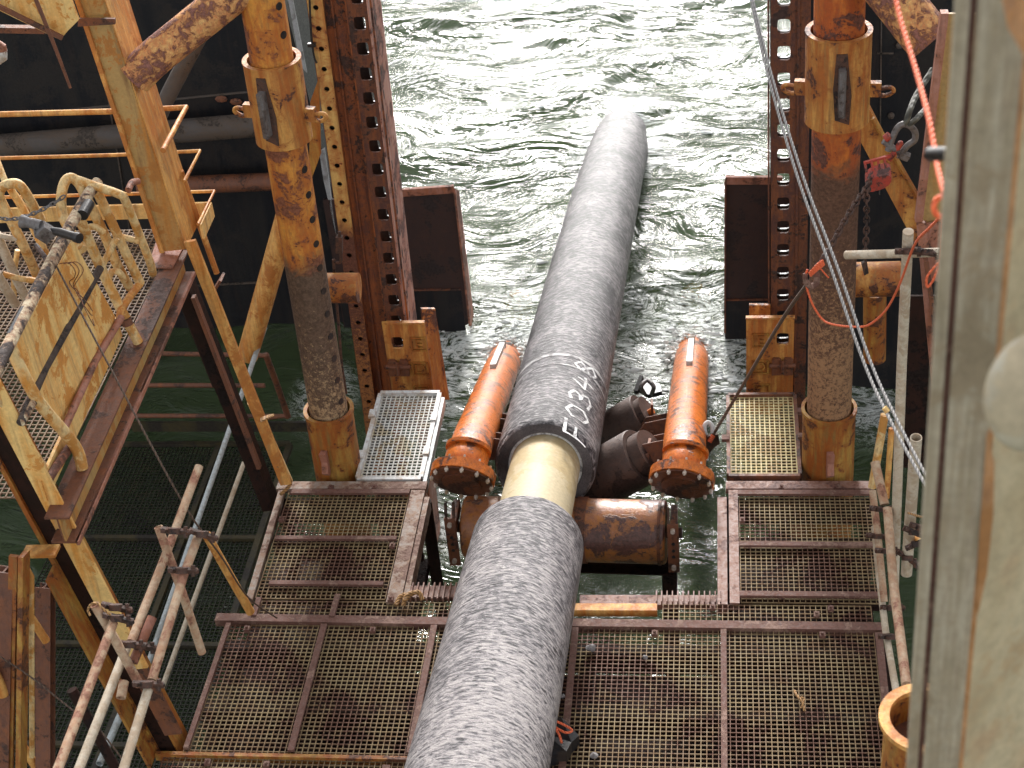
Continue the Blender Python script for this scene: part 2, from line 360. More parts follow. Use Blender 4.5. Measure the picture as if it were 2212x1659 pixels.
def concrete():
    m, nt, b = mat_new('concrete coating'); L = nt.links
    uv = nn(nt, 'ShaderNodeUVMap'); mp = nn(nt, 'ShaderNodeMapping'); L.new(uv.outputs[0], mp.inputs[0])
    mp.inputs['Scale'].default_value = (1, 3.4, 1); mp.inputs['Rotation'].default_value = (0, 0, rad(5))
    a = nn(nt, 'ShaderNodeTexNoise', Scale=14, Detail=5, Roughness=.68, Distortion=.6); L.new(mp.outputs[0], a.inputs['Vector'])
    tc = nn(nt, 'ShaderNodeTexCoord')
    c = nn(nt, 'ShaderNodeTexNoise', Scale=2.3, Detail=4, Roughness=.6); L.new(tc.outputs['Object'], c.inputs['Vector'])
    d = nn(nt, 'ShaderNodeTexNoise', Scale=60, Detail=6, Roughness=.75); L.new(tc.outputs['Object'], d.inputs['Vector'])
    s = nn(nt, 'ShaderNodeMath', operation='MULTIPLY_ADD'); L.new(c.outputs[0], s.inputs[0]); s.inputs[1].default_value = .3; L.new(a.outputs[0], s.inputs[2])
    # young near length is paler and rougher than the far, wet length
    ge = nn(nt, 'ShaderNodeNewGeometry'); sp = nn(nt, 'ShaderNodeSeparateXYZ'); L.new(ge.outputs['Position'], sp.inputs[0])
    mr = nn(nt, 'ShaderNodeMapRange'); L.new(sp.outputs[1], mr.inputs[0]); mr.inputs[1].default_value = 6.2; mr.inputs[2].default_value = 10.2; mr.inputs[3].default_value = .055; mr.inputs[4].default_value = -.035
    s2 = nn(nt, 'ShaderNodeMath', operation='ADD'); L.new(s.outputs[0], s2.inputs[0]); L.new(mr.outputs[0], s2.inputs[1])
    r = ramp(nt, s2.outputs[0], .55, .76, (.018, .015, .017, 1), (.4, .365, .355, 1))
    e = r.color_ramp.elements.new(.615); e.color = (.085, .078, .086, 1)
    e = r.color_ramp.elements.new(.67); e.color = (.215, .198, .205, 1)
    hue = ramp(nt, d.outputs[0], .3, .75, (.75,)*3+(1,), (1.2,)*3+(1,))
    L.new(mix(nt, 1, r.outputs[0], hue.outputs[0], 'MULTIPLY'), b.inputs['Base Color'])
    b.inputs['Roughness'].default_value = .42
    h = nn(nt, 'ShaderNodeMath', operation='MULTIPLY_ADD'); L.new(a.outputs[0], h.inputs[0]); h.inputs[1].default_value = 1.6; L.new(d.outputs[0], h.inputs[2])
    bu = nn(nt, 'ShaderNodeBump', Strength=.7, Distance=.02); L.new(h.outputs[0], bu.inputs['Height']); L.new(bu.outputs[0], b.inputs['Normal'])
    return m
M['concrete'] = concrete()
M['epoxy'] = steel('tan epoxy pipe', (.46, .36, .2), (.54, .46, .31), (.36, .27, .14), .8, .2, .5, (1, 1, 1), .6, .08, None, .25)
M['paintmark'] = steel('white paint marks', (.8, .8, .78), (.6, .6, .6), (.3, .29, .29), 5, .4, .5, (1, 1, 1), .7, .2)
M['chalk'] = steel('faint white marks', (.5, .49, .48), (.36, .35, .35), (.16, .15, .15), 5, .55, .5, (1, 1, 1), .7, .2)

def water():
    m, nt, b = mat_new('green sea water'); L = nt.links
    tc = nn(nt, 'ShaderNodeTexCoord')
    wn_ = nn(nt, 'ShaderNodeTexNoise', Scale=.42, Detail=2, Roughness=.5); L.new(tc.outputs['Object'], wn_.inputs['Vector'])
    wsub = nn(nt, 'ShaderNodeVectorMath', operation='SUBTRACT'); L.new(wn_.outputs['Color'], wsub.inputs[0]); wsub.inputs[1].default_value = (.5, .5, .5)
    warp = nn(nt, 'ShaderNodeVectorMath', operation='MULTIPLY_ADD'); L.new(wsub.outputs[0], warp.inputs[0]); warp.inputs[1].default_value = (2.4, 2.4, 0); L.new(tc.outputs['Object'], warp.inputs[2])
    def noi(sc, det, ro, dist, scale3, rot):
        mp = nn(nt, 'ShaderNodeMapping'); mp.inputs['Scale'].default_value = scale3; mp.inputs['Rotation'].default_value = (0, 0, rad(rot))
        L.new(warp.outputs[0], mp.inputs[0])
        n = nn(nt, 'ShaderNodeTexNoise', Scale=sc, Detail=det, Roughness=ro, Distortion=dist); L.new(mp.outputs[0], n.inputs['Vector']); return n.outputs[0]
    def ridge(x):
        a = nn(nt, 'ShaderNodeMath', operation='SUBTRACT'); L.new(x, a.inputs[0]); a.inputs[1].default_value = .5
        c = nn(nt, 'ShaderNodeMath', operation='ABSOLUTE'); L.new(a.outputs[0], c.inputs[0]); return c.outputs[0]
    def ma(x, k, y):
        a = nn(nt, 'ShaderNodeMath', operation='MULTIPLY_ADD'); L.new(x, a.inputs[0])
        if hasattr(k, 'links'): L.new(k, a.inputs[1])
        else: a.inputs[1].default_value = k
        if hasattr(y, 'links'): L.new(y, a.inputs[2])
        else: a.inputs[2].default_value = y
        return a.outputs[0]
    big = noi(.55, 3, .5, .8, (.7, 1.2, 1), 20)
    mid = noi(1.35, 4, .55, 1.2, (.5, 1.5, 1), -22)
    fin = noi(4.6, 4, .6, 1.4, (.55, 1.5, 1), -16)
    tiny = noi(15, 3, .6, 1.0, (.8, 1.2, 1), -5)
    calm = noi(.5, 3, .55, 1.0, (.6, 1.3, 1), 14)
    cm = ramp(nt, calm, .42, .55, (.1,)*3+(1,))
    h2 = ma(ridge(fin), -.6, ma(fin, .3, 0.0))
    h2 = ma(tiny, .1, h2)
    h = ma(h2, ma(cm.outputs[0], .48, 0.0), ma(ridge(mid), -.8, ma(mid, .55, 0.0)))
    gp = nn(nt, 'ShaderNodeNewGeometry'); sy = nn(nt, 'ShaderNodeSeparateXYZ'); L.new(gp.outputs['Position'], sy.inputs[0])
    my = nn(nt, 'ShaderNodeMapRange'); L.new(sy.outputs[1], my.inputs[0]); my.inputs[1].default_value = 19; my.inputs[2].default_value = 14.5; my.inputs[3].default_value = 1; my.inputs[4].default_value = 1.9
    h = ma(h, my.outputs[0], 0.0)
    bu = nn(nt, 'ShaderNodeBump', Strength=1.0, Distance=WBUMP); L.new(h, bu.inputs['Height']); L.new(bu.outputs[0], b.inputs['Normal'])
    fa = nn(nt, 'ShaderNodeAttribute', attribute_name='foam')
    fn = noi(3.4, 9, .8, 1.6, (.7, 1.2, 1), -20)
    fs = ma(ridge(fn), -2.6, fa.outputs['Fac'])
    fr = ramp(nt, fs, .0, .14)
    tr = nn(nt, 'ShaderNodeBsdfTransparent'); tr.inputs[0].default_value = (.62, .72, .5, 1)
    df = nn(nt, 'ShaderNodeBsdfDiffuse'); L.new(mix(nt, big, (.045, .07, .032), (.11, .155, .07)), df.inputs[0])
    gl = nn(nt, 'ShaderNodeBsdfGlossy', Roughness=.06); L.new(bu.outputs[0], gl.inputs['Normal'])
    fo_ = nn(nt, 'ShaderNodeBsdfDiffuse'); fo_.inputs[0].default_value = (.66, .69, .66, 1); L.new(bu.outputs[0], fo_.inputs['Normal'])
    fz = nn(nt, 'ShaderNodeFresnel', IOR=1.333); L.new(bu.outputs[0], fz.inputs['Normal'])
    def ms(f, a_, b_):
        n = nn(nt, 'ShaderNodeMixShader')
        if hasattr(f, 'links'): L.new(f, n.inputs[0])
        else: n.inputs[0].default_value = f
        L.new(a_.outputs[0], n.inputs[1]); L.new(b_.outputs[0], n.inputs[2]); return n
    body = ms(.5, tr, df); srf = ms(fz.outputs[0], body, gl); fin_ = ms(fr.outputs[0], srf, fo_)
    L.new(fin_.outputs[0], nt.nodes['Material Output'].inputs[0])
    return m
WBUMP = .22
M['water'] = water()
def murk():
    m, nt, b = mat_new('murky deeper water'); b.inputs['Roughness'].default_value = 1; b.inputs['Specular IOR Level'].default_value = 0
    b.inputs['Base Color'].default_value = (.03, .05, .022, 1); return m
M['murk'] = murk()

# ================================================================ SETTING
WZ = -2.5
def steps(segs):
    out = []
    for a, b, st in segs:
        n = max(1, round((b-a)/st)); out += [a+(b-a)*i/n for i in range(n)]
    out.append(segs[-1][1]); return out
xs = steps([(-400, -30, 50), (-30, -8, 1), (-8, 3, .09), (3, 20, 1), (20, 400, 50)])
ys = steps([(-60, 4, 4), (4, 8, .4), (8, 30, .1), (30, 60, 1), (60, 1200, 120)])
FOAM = [(W(1085, 765, z=WZ), .8), (W(1490, 740, z=WZ), .9), (W(985, 730, z=WZ), .4), (W(1590, 770, z=WZ), .5), (W(1400, 800, z=WZ), .5), (W(1360, 262, z=WZ), .5), (W(1300, 330, z=WZ), .35), (W(1400, 330, z=WZ), .35), (W(700, 850, z=WZ), .3), (W(960, 850, z=WZ), .35), (W(975, 1120, z=WZ), .35), (W(1890, 880, z=WZ), .3)]
wv = []; fo = []
for y in ys:
    for x in xs:
        near = -9 < x < 5 and 4 < y < 32
        z = 0
        if near:
            wx = x+1.1*noise.noise(Vector((x*.3, y*.3, 5))); wy = y+1.1*noise.noise(Vector((x*.3, y*.3, 9)))
            p = Vector(((wx+.45*wy)*.42, (wy-.35*wx)*.95, 0))
            z = .07*noise.noise(p*.55)+.10*noise.noise(p*1.15+Vector((3, 1, 0)))+.04*noise.noise(p*2.6)+.016*noise.noise(p*5.3)
        dpt = math.hypot(x+1.4, y-21.0)
        z += .05*math.exp(-((dpt-.8)/.35)**2)
        wv.append((x, y, WZ+z))
        f = -.35
        if near:
            for c, rr_ in FOAM:
                q = math.hypot(x-c.x, (y-c.y)*.6)/(rr_*2.3)
                f = max(f, .22-.3*q)
        fo.append(f)
nx = len(xs)
wf = [(j*nx+i, j*nx+i+1, (j+1)*nx+i+1, (j+1)*nx+i) for j in range(len(ys)-1) for i in range(nx-1)]
me = bpy.data.meshes.new('water'); me.from_pydata(wv, [], wf); me.materials.append(M['water'])
at = me.attributes.new('foam', 'FLOAT', 'POINT'); at.data.foreach_set('value', fo)
for p in me.polygons: p.use_smooth = True
mm = bpy.data.meshes.new('deep_water'); mm.from_pydata([(-400, -60, WZ-.5), (400, -60, WZ-.5), (400, 1200, WZ-.5), (-400, 1200, WZ-.5)], [], [(0, 1, 2, 3)]); mm.materials.append(M['murk'])
mo = bpy.data.objects.new('deep_water', mm); COL.objects.link(mo); mo['kind'] = 'structure'; mo['label'] = 'murky green water under the surface'
wo = bpy.data.objects.new('water', me); COL.objects.link(wo); wo['kind'] = 'structure'; wo['label'] = 'rippled green sea water'

fm, fnt, fb = mat_new('sea foam'); fb.inputs['Base Color'].default_value = (.72, .75, .73, 1); fb.inputs['Roughness'].default_value = .8
random.seed(11); mb = MB()
for px, py, sx, sy, n in ((1092, 762, .34, .55, 150), (1495, 752, .36, .6, 170), (985, 728, .3, .3, 50), (1585, 775, .25, .5, 70), (1400, 800, .4, .35, 60), (1345, 268, .45, .35, 70), (965, 870, .25, .4, 40)):
    c = W(px, py, z=WZ)
    for k in range(n):
        x, y = random.gauss(c.x, sx), random.gauss(c.y, sy)
        if noise.noise(Vector((x*2.2, y*1.6, 3))) < -.02: continue
        r = random.uniform(.008, .032)*(1.3 if random.random() < .15 else 1)
        wx = x+1.1*noise.noise(Vector((x*.3, y*.3, 5))); wy = y+1.1*noise.noise(Vector((x*.3, y*.3, 9)))
        p = Vector(((wx+.45*wy)*.42, (wy-.35*wx)*.95, 0))
        z = .07*noise.noise(p*.55)+.10*noise.noise(p*1.15+Vector((3, 1, 0)))+.04*noise.noise(p*2.6)+.016*noise.noise(p*5.3)
        mb.sphere((x, y, WZ+z+.006), r, 8, (random.uniform(1.2, 3.2), random.uniform(.6, 1.2), .5), .8)
for px, py, lo in ((1090, 772, -1), (1494, 758, 1)):      # wash breaking over the tube ends
    c = W(px, py, z=WZ+.05)
    for k in range(150):
        an = random.uniform(0, 2*PI); q = random.gauss(.2, .05)
        mb.sphere((c.x+q*math.cos(an)*1.15, c.y+q*math.sin(an)*1.6+random.gauss(.0, .08), WZ+.03+random.uniform(0, .1)), random.uniform(.008, .03), 8, (random.uniform(1, 2.4), 1, .6), .8)
solo('sea_foam', mb, fm, 'white foam and splashes round the tubes and plates', 'foam', kind='stuff')
# ---- black hull walls either side of the opening
Y1 = 16.0
t = thing('hull_wall', 'black hull wall behind the left pile, crossed by fender pipes', 'hull', (-9, Y1, WZ))
e = [W(613, 0, y=Y1), W(700, 340, y=Y1), W(792, 705, y=Y1)]
up = e[0]+(e[0]-e[1])*1.1
mb = MB(); mb.slab([(-26, Y1, -4), (e[2].x, Y1, -4), e[2], e[1], e[0], up, (-26, Y1, up.z)], 3.0, (0, -1, 0)); part('shell', mb, M['hull'], t, smooth=False)
mb = MB()
for a, b in (((0, 252), (560, 196)), ((0, 640), (560, 610)), ((560, 130), (620, 125))):
    mb.box(W(*a, y=Y1-.012), W(*b, y=Y1-.012), .02, .018)
mb.box(W(210, 60, y=Y1-.01), W(290, 560, y=Y1-.01), .02, .016)
part('weld_seam', mb, M['fender'], t)
mb = MB()
for q in ((478, 214), (510, 220)): mb.sphere(W(*q, y=Y1-.02), .06, 8, (1.2, .4, .7))
part('anode', mb, M['rustbrown'], t)
mb = MB(); a = W(690, 322, y=Y1-.05); b = W(693, 325, y=Y1)
mb.slab([W(691, 325, y=Y1-.06), W(702, 318, y=Y1-.06), W(728, 505, y=Y1-.06), W(700, 385, y=Y1-.06)], .04); part('lit_edge', mb, M['hull_lit_edge'], t, smooth=False)  # hull edge caught by light, painted as a pale strip
mb = MB(); mb.slab([W(613, -60, y=Y1-.03), W(622, -60, y=Y1-.03), W(664, 155, y=Y1-.03), W(650, 140, y=Y1-.03)], .03); part('lit_edge', mb, M['hull_lit_edge'], t, smooth=False)
mb = MB(); mb.tube([W(-80, 322, y=Y1-.3), W(575, 268, y=Y1-.3)], .13, 20); part('fender_pipe', mb, M['fender'], t)
mb = MB(); mb.tube([W(300, 403, y=Y1-.25), W(600, 392, y=Y1-.25)], .1, 18); part('fender_pipe', mb, M['rustbrown'], t)
Y2 = 14.7
t = thing('hull_wall', 'black hull wall behind the right pile and chain hoist', 'hull', (4, Y2, WZ))
mb = MB(); a = W(1740, 400, y=Y2)
mb.slab([(a.x, Y2, -4), (18, Y2, -4), (18, Y2, 4.5), (a.x, Y2, 4.5)], 3.0, (0, -1, 0)); part('shell', mb, M['hull'], t, smooth=False)
mb = MB(); mb.box(W(1895, 115, y=Y2-.01), W(1930, 115, y=Y2-.01), .02, .014); mb.box(W(1905, -40, y=Y2-.01), W(1900, 420, y=Y2-.01), .02, .012); part('weld_seam', mb, M['fender'], t)
mb = MB(); mb.sphere(W(1943, 98, y=Y2-.03), .035, 8); mb.sphere(W(1925, 250, y=Y2-.03), .035, 8); part('bolt_head', mb, M['fender'], t)

# ================================================================ PIPELINE
AX = [(2.2, 1.95), (4.5, 1.47), (6.24, 1.06), (8.12, .6), (10.21, .09), (12.97, -.56), (16.16, -1.36), (18.81, -2.08), (20.8, -2.72), (23, -3.5), (26, -4.7)]
axp = arc([Vector((-1.4, y, z)) for y, z in AX], 8)
def axat(y):
    for a, b in zip(axp, axp[1:]):
        if a.y <= y <= b.y:
            k = (y-a.y)/(b.y-a.y); return a.lerp(b, k), (b-a).normalized()
    return axp[-1], (axp[-1]-axp[-2]).normalized()
def proj_y(p):
    v = p-CAM; return 829.5+FPX*v.dot(DN)/v.dot(_f)
def find(target, R):                                # axis y whose upper surface shows at pixel row target
    lo, hi = 7.0, 14.0
    for _ in range(40):
        mid = (lo+hi)/2; p, t_ = axat(mid); n = (Vector((0, 0, 1))-t_*t_.z).normalized()
        if proj_y(p+n*R) > target: lo = mid
        else: hi = mid
    return mid
PR = .4; YN = find(1066, PR); YF = find(908, PR)
t = thing('coated_pipeline', 'grey concrete coated pipe running down the slot into the sea, with a bare tan joint', 'pipeline', (-1.4, 8, 0))
def seg(y0, y1): return [axat(y0)[0]]+[p for p in axp if y0+.05 < p.y < y1-.05]+[axat(y1)[0]]
mb = MB(); P = seg(2.3, YN); n = len(P); rr = [PR]*(n-2)+[PR, PR]
P.insert(-1, P[-1]+(P[-2]-P[-1]).normalized()*.03); rr = [PR]*(len(P)-1)+[PR-.025]
mb.tube(P, rr, 72); part('near_coating', mb, M['concrete'], t, 'pale rough concrete coating nearest the viewer')
mb = MB(); P = seg(YF, 25.5); o = (P[1]-P[0]).normalized(); P = [P[0], P[0]+o*.02, P[0]+o*.05]+P[1:]; rr = [PR-.03, PR-.01]+[PR]*(len(P)-2)
mb.tube(P, rr, 72, hollow=.8); far = part('far_coating', mb, M['concrete'], t, 'darker wet concrete coating going under the water')
mb = MB(); p, d = axat(YF-.0); mb.ring(p+d*.03, p+d*.3, .31, .285, 60); part('coating_edge', mb, M['coatend'], far, 'dark cut edge of the coating')
mb = MB(); mb.tube(seg(YN-.1, YF+.5), .272, 48); part('steel_joint', mb, M['epoxy'], t, 'bare tan epoxy coated joint')
mb = MB(); p, d = axat(YF+.02); mb.ring(p, p+d*.03, .292, .268, 48); p, d = axat((YN+YF)/2); part('joint_collar', mb, M['paintmark'], t, 'white edge of the tan joint')
def on_pipe(s, phi, R=PR+.003):                      # s = axis y, phi = angle to the right of the up direction
    p, d = axat(s); u = (Vector((0, 0, 1))-d*d.z).normalized(); v = Vector((1, 0, 0))
    return p+(u*math.cos(phi)+v*math.sin(phi))*R
def ribbon(mb, pts, wd):                             # pts = (s, arc-length round the pipe)
    L = []
    for a, b in zip(pts, pts[1:]):
        n = max(2, int(math.hypot(b[0]-a[0], b[1]-a[1])/.02))
        L += [(a[0]+(b[0]-a[0])*k/n, a[1]+(b[1]-a[1])*k/n) for k in range(n)]
    L.append(pts[-1]); vs = []
    for i, (s, q) in enumerate(L):
        a = L[max(i-1, 0)]; b = L[min(i+1, len(L)-1)]; dx, dy = b[0]-a[0], b[1]-a[1]; l = math.hypot(dx, dy) or 1
        nx_, ny_ = -dy/l, dx/l; w2 = wd/2*(.75+.5*abs(noise.noise(Vector((s*9, q*9, 0)))))
        vs.append(on_pipe(s+nx_*w2, (q+ny_*w2)/PR)); vs.append(on_pipe(s-nx_*w2, (q-ny_*w2)/PR))
    mb.add(vs, [(2*i, 2*i+1, 2*i+3, 2*i+2) for i in range(len(L)-1)])
GL = {'F': [[(0, 0), (0, 1), (.62, 1.02)], [(0, .55), (.45, .57)]],
      '0': [[(.1, .2), (.08, .75), (.3, 1), (.55, .8), (.58, .3), (.35, 0), (.1, .2)]],
      '3': [[(.08, .9), (.3, 1), (.52, .82), (.42, .58), (.22, .52), (.48, .44), (.58, .2), (.35, 0), (.05, .12)]],
      '4': [[(.3, 1), (.05, .42), (.62, .46)], [(.46, .8), (.42, 0)]],
      '8': [[(.32, .52), (.1, .75), (.3, 1), (.52, .78), (.32, .52), (.08, .25), (.3, 0), (.56, .24), (.32, .52)]]}
mb = MB(); Y0 = find(922, PR); CH = .21; CW = .3
for i, c in enumerate('F0348'):
    mb.mark()
    for st_ in GL[c]:
        # text reads away from the viewer, letter tops to the left
        ribbon(mb, [(Y0+(i+x*1.3)*CW*1.0, .37+(.0 if i else .02)-y*CH) for x, y in st_], .03)
for o_, c_ in zip(parts('painted_character', mb, M['paintmark'], far), 'F0348'): o_['label'] = 'white hand painted '+c_
mb = MB()
for yy, wd in ((find(766, PR), .06), (find(786, PR), .03)):
    mb.mark(); ribbon(mb, [(yy, -.55), (yy, .65)], wd)
for k in range(7):
    mb.mark(); y0 = Y0-.05+k*.2; ribbon(mb, [(y0, -.36), (y0+.12, -.3+.03*math.sin(k*2))], .012)
parts('chalk_mark', mb, M['chalk'], far, 'faint white ring and side marks')

# ================================================================ DECK
FR = -.03
def frame_rect(mb, x0, x1, y0, y1, w, z=0, h=.08, sides='nsew'):
    zc = z-h/2+.012
    if 'n' in sides: mb.box((x0, y1, zc), (x1, y1, zc), w, h)
    if 's' in sides: mb.box((x0, y0, zc), (x1, y0, zc), w, h)
    if 'w' in sides: mb.box((x0, y0+w/2, zc), (x0, y1-w/2, zc), w, h)
    if 'e' in sides: mb.box((x1, y0+w/2, zc), (x1, y1-w/2, zc), w, h)
def panel(label, x0, x1, y0, y1, mat, bars, barmat='rustdeck', frame=None, fm='rustdeck', pitch=.038, bw=.0058, group='deck grating panels', z=0, nub=()):
    t = thing('grating_panel', label, 'grating', ((x0+x1)/2, (y0+y1)/2, z), group)
    mb = MB(); mb.grate((x0, y0, z-.018), (1, 0, 0), (0, 1, 0), x1-x0, y1-y0, pitch, bw); part('mesh_grid', mb, M[mat], t, smooth=False)
    if frame:
        mb = MB(); frame_rect(mb, x0-frame/2-.004, x1+frame/2+.004, y0-frame/2-.004, y1+frame/2+.004, frame, z); part('rim', mb, M[fm], t, smooth=False)
    for a, b, wd in bars:
        mb = MB(); mb.box((a[0], a[1], z+.014), (b[0], b[1], z+.014), wd, .022); part('hold_down_bar', mb, M[barmat], t, smooth=False)
    for q in nub:
        mb = MB(); mb.box((q[0], q[1]-.022, z+.012), (q[0], q[1]+.022, z+.012), .04, .025); mb.cyl((q[0], q[1], z+.02), (q[0], q[1], z+.04), .01, 8); part('clip', mb, M['rustdeck'], t)
    return t
def dk(px, py): return W(px, py, z=0)
# lower left (near) panel, with three long bars
a, b = dk(702, 1349), dk(631, 1624); c, d = dk(938, 1356.6), dk(901, 1544); e, f = dk(497, 1344), dk(440, 1560)
panel('wide rusty grating left of the pipe, nearest the viewer', -3.6, -1.72, 7.25, 8.47, 'grateY',
      [((a.x, 7.27), (a.x+.0, 8.45), .045), ((c.x, 7.27), (c.x, 8.45), .045), ((e.x-.01, 7.27), (e.x, 8.45), .035)], nub=[(-3.42, 8.4), (-2.5, 8.4)])
panel('yellowish grating strip at the bottom left edge of the photo', -3.72, -1.72, 5.6, 7.22, 'grateY', [((-2.2, 5.7), (-2.2, 7.16), .05)], nub=[(-3.4, 7.16), (-1.95, 7.15), (-3.0, 7.15)])
g = dk(1563, 1370); h_ = dk(1243, 1364)
panel('wide rusty grating right of the pipe, nearest the viewer', -1.12, 1.0, 7.0, 8.47, 'grateY',
      [((h_.x, 7.02), (h_.x, 8.44), .045), ((g.x, 7.02), (g.x, 8.44), .04), ((1.02, 7.02), (1.03, 8.42), .05)], nub=[(-.1+.75, 8.4), (-.5, 8.4)])
panel('grating strip at the bottom edge right of the pipe', -1.12, 1.0, 5.6, 6.97, 'grateY', [((-.3, 5.7), (-.3, 6.9), .045)], nub=[(.2, 6.9)])
mb = MB(); mb.box((-3.68, 8.52, -.015), (-1.8, 8.5, -.015), .075, .06); solo('deck_beam', mb, M['rustdeck'], 'rusty flat beam across the left deck between two gratings', 'beam', 'deck cross beams', False)
mb = MB(); mb.box((-1.15, 8.5, -.015), (1.07, 8.49, -.015), .075, .06); solo('deck_beam', mb, M['rustdeck'], 'rusty flat beam across the right deck between two gratings', 'beam', 'deck cross beams', False)
mb = MB(); mb.box((-3.78, 7.235, -.02), (-1.72, 7.235, -.02), .03, .06); solo('deck_beam', mb, M['ochre'], 'thin ochre edge bar across the near left deck', 'beam', 'deck cross beams', False)
mb = MB(); mb.box((-1.12, 6.985, -.02), (1.0, 6.985, -.02), .028, .06); solo('deck_beam', mb, M['ochre'], 'thin ochre edge bar across the near right deck', 'beam', 'deck cross beams', False)
# narrow strips just beyond the beams
panel('narrow grating strip beyond the left deck beam', -3.42, -1.72, 8.57, 8.72, 'grateY', [((-3.4, 8.53), (-3.4, 8.72), .04), ((-2.82, 8.53), (-2.82, 8.76), .04)], nub=[(-2.42, 8.72)])
panel('narrow grating strip beyond the right deck beam', -.45, 1.0, 8.56, 8.72, 'grateY', [], nub=[(.72, 8.66), (-.1, 8.66), (.62, 8.6)])
# upper left / upper right panels
u1 = dk(620, 1062); 
panel('rusty grating behind the left side of the pipe joint', -3.44, -2.47, 8.75, 9.98, 'grateY',
      [((-3.42, 9.93), (-2.46, 9.93), .05), ((-3.42, 9.38), (-2.48, 9.38), .04), ((-3.36, 8.88), (-2.5, 8.88), .042)], nub=[(-3.1, 9.985), (-2.75, 9.985), (-3.42, 9.6), (-2.5, 9.3)])
panel('rusty grating beside the right pile and the scaffold tubes', .1, 1.08, 8.75, 9.98, 'grateY',
      [((.09, 9.92), (1.08, 9.92), .05), ((.09, 9.33), (1.08, 9.33), .045), ((.09, 8.8), (1.08, 8.8), .05)], nub=[(.42, 9.985), (.85, 9.985), (.12, 9.6)])
def kerb(label, parts, mat):
    mb = MB()
    for a, b, w_, h_2, z_ in parts: mb.box((a[0], a[1], z_), (b[0], b[1], z_), w_, h_2)
    return solo('deck_edge_plate', mb, M[mat], label, 'edge plate', 'edge plates round the gratings', False)
kerb('pale worn edge plate along the slot beside the left grating', [((-2.4, 8.7), (-2.4, 9.97), .11, .05, -.022), ((-2.32, 8.72), (-2.32, 9.9), .04, .13, -.075), ((-3.55, 10.03), (-2.34, 10.03), .09, .05, -.022), ((-3.48, 8.72), (-3.5, 9.97), .05, .05, -.022)], 'worn')
kerb('pinkish worn edge plate round the right grating', [((.055, 8.72), (.055, 9.97), .07, .05, -.022), ((-.03, 8.72), (-.03, 9.9), .07, .1, -.06), ((0, 10.03), (1.12, 10.03), .09, .05, -.022)], 'wornpink')
# slot near end: gutter plate, plank, short teeth
mb = MB()
mb.box((-2.3, 8.83, -.03), (-1.75, 8.83, -.03), .12, .04)
for k in range(14): mb.box((-2.28+k*.04, 8.73, -.01), (-2.28+k*.04, 8.9, -.01), .01, .05)
solo('gutter_bar', mb, M['wornpink'], 'short pale toothed gutter bar at the slot end left of the pipe', 'bar', 'toothed gutter bars', False)
mb = MB(); mb.box((-1.05, 8.78, -.06), (-.02, 8.79, -.06), .1, .05)
for k in range(13): mb.box((-.5+k*.038, 8.73, -.02), (-.5+k*.038, 8.84, -.02), .008, .05)
solo('gutter_bar', mb, M['wornpink'], 'long pale toothed gutter bar at the slot end right of the pipe', 'bar', 'toothed gutter bars', False)
mb = MB(); mb.box((-1.1, 8.64, -.0), (-.49, 8.645, -.0), .07, .06); solo('loose_plank', mb, M['flange'], 'orange brown plank lying at the near end of the slot right of the pipe', 'plank', None, False)
# short gratings standing out beside the racks
t = panel('white grating reaching out beside the left rack', -2.89, -2.42, 10.13, 11.24, 'grateW', [], frame=.035, fm='white', pitch=.038, bw=.0095, group='gratings beside the racks')
mb = MB()
for q in ((-2.93, 10.95), (-2.93, 10.4), (-2.40, 10.9), (-2.40, 10.45)): mb.mark().box((q[0], q[1]-.05, .012), (q[0], q[1]+.05, .012), .05, .025)
parts('hinge', mb, M['white'], t, smooth=False)
mb = MB(); mb.box((-2.365, 10.05, -.05), (-2.365, 11.2, -.05), .03, .09); part('side_channel', mb, M['galv'], t, smooth=False)
t = panel('yellow grating with a rusty rim beside the right pile', .04, .55, 10.16, 11.18, 'grateB', [], frame=.028, fm='rustbrown', pitch=.038, bw=.0095, group='gratings beside the racks')
mb = MB()
for q in ((.0, 10.6), (.6, 10.62), (.61, 10.95)): mb.mark().box((q[0], q[1]-.03, .012), (q[0], q[1]+.03, .012), .06, .03)
parts('hinge', mb, M['rustdeck'], t, smooth=False)
# under-deck frame; to darken the grating holes, an added pan
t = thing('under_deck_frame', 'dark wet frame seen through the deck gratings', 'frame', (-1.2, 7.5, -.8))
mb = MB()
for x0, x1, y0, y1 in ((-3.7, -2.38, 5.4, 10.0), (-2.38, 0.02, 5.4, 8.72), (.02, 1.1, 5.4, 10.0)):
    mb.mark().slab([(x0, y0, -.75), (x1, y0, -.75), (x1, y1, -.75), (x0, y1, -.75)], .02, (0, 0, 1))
parts('dark_sheet', mb, M['dark_sheet'], t, smooth=False)
mb = MB()
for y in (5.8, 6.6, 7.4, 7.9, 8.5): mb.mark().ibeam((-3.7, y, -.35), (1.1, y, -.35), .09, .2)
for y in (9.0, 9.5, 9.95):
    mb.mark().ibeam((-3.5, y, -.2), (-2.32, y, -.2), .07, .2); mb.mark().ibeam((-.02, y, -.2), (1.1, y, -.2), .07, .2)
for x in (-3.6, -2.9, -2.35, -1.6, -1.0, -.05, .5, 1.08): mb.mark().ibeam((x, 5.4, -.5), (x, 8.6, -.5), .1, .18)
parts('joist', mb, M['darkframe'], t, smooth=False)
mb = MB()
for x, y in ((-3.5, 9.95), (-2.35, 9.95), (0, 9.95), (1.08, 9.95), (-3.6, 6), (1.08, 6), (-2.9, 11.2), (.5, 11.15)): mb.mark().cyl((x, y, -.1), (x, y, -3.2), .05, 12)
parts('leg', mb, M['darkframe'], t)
mb = MB(); mb.box((-2.9, 10, -.12), (-2.9, 11.25, -.12), .06, .1)
part('outrigger', mb, M['darkframe'], t)

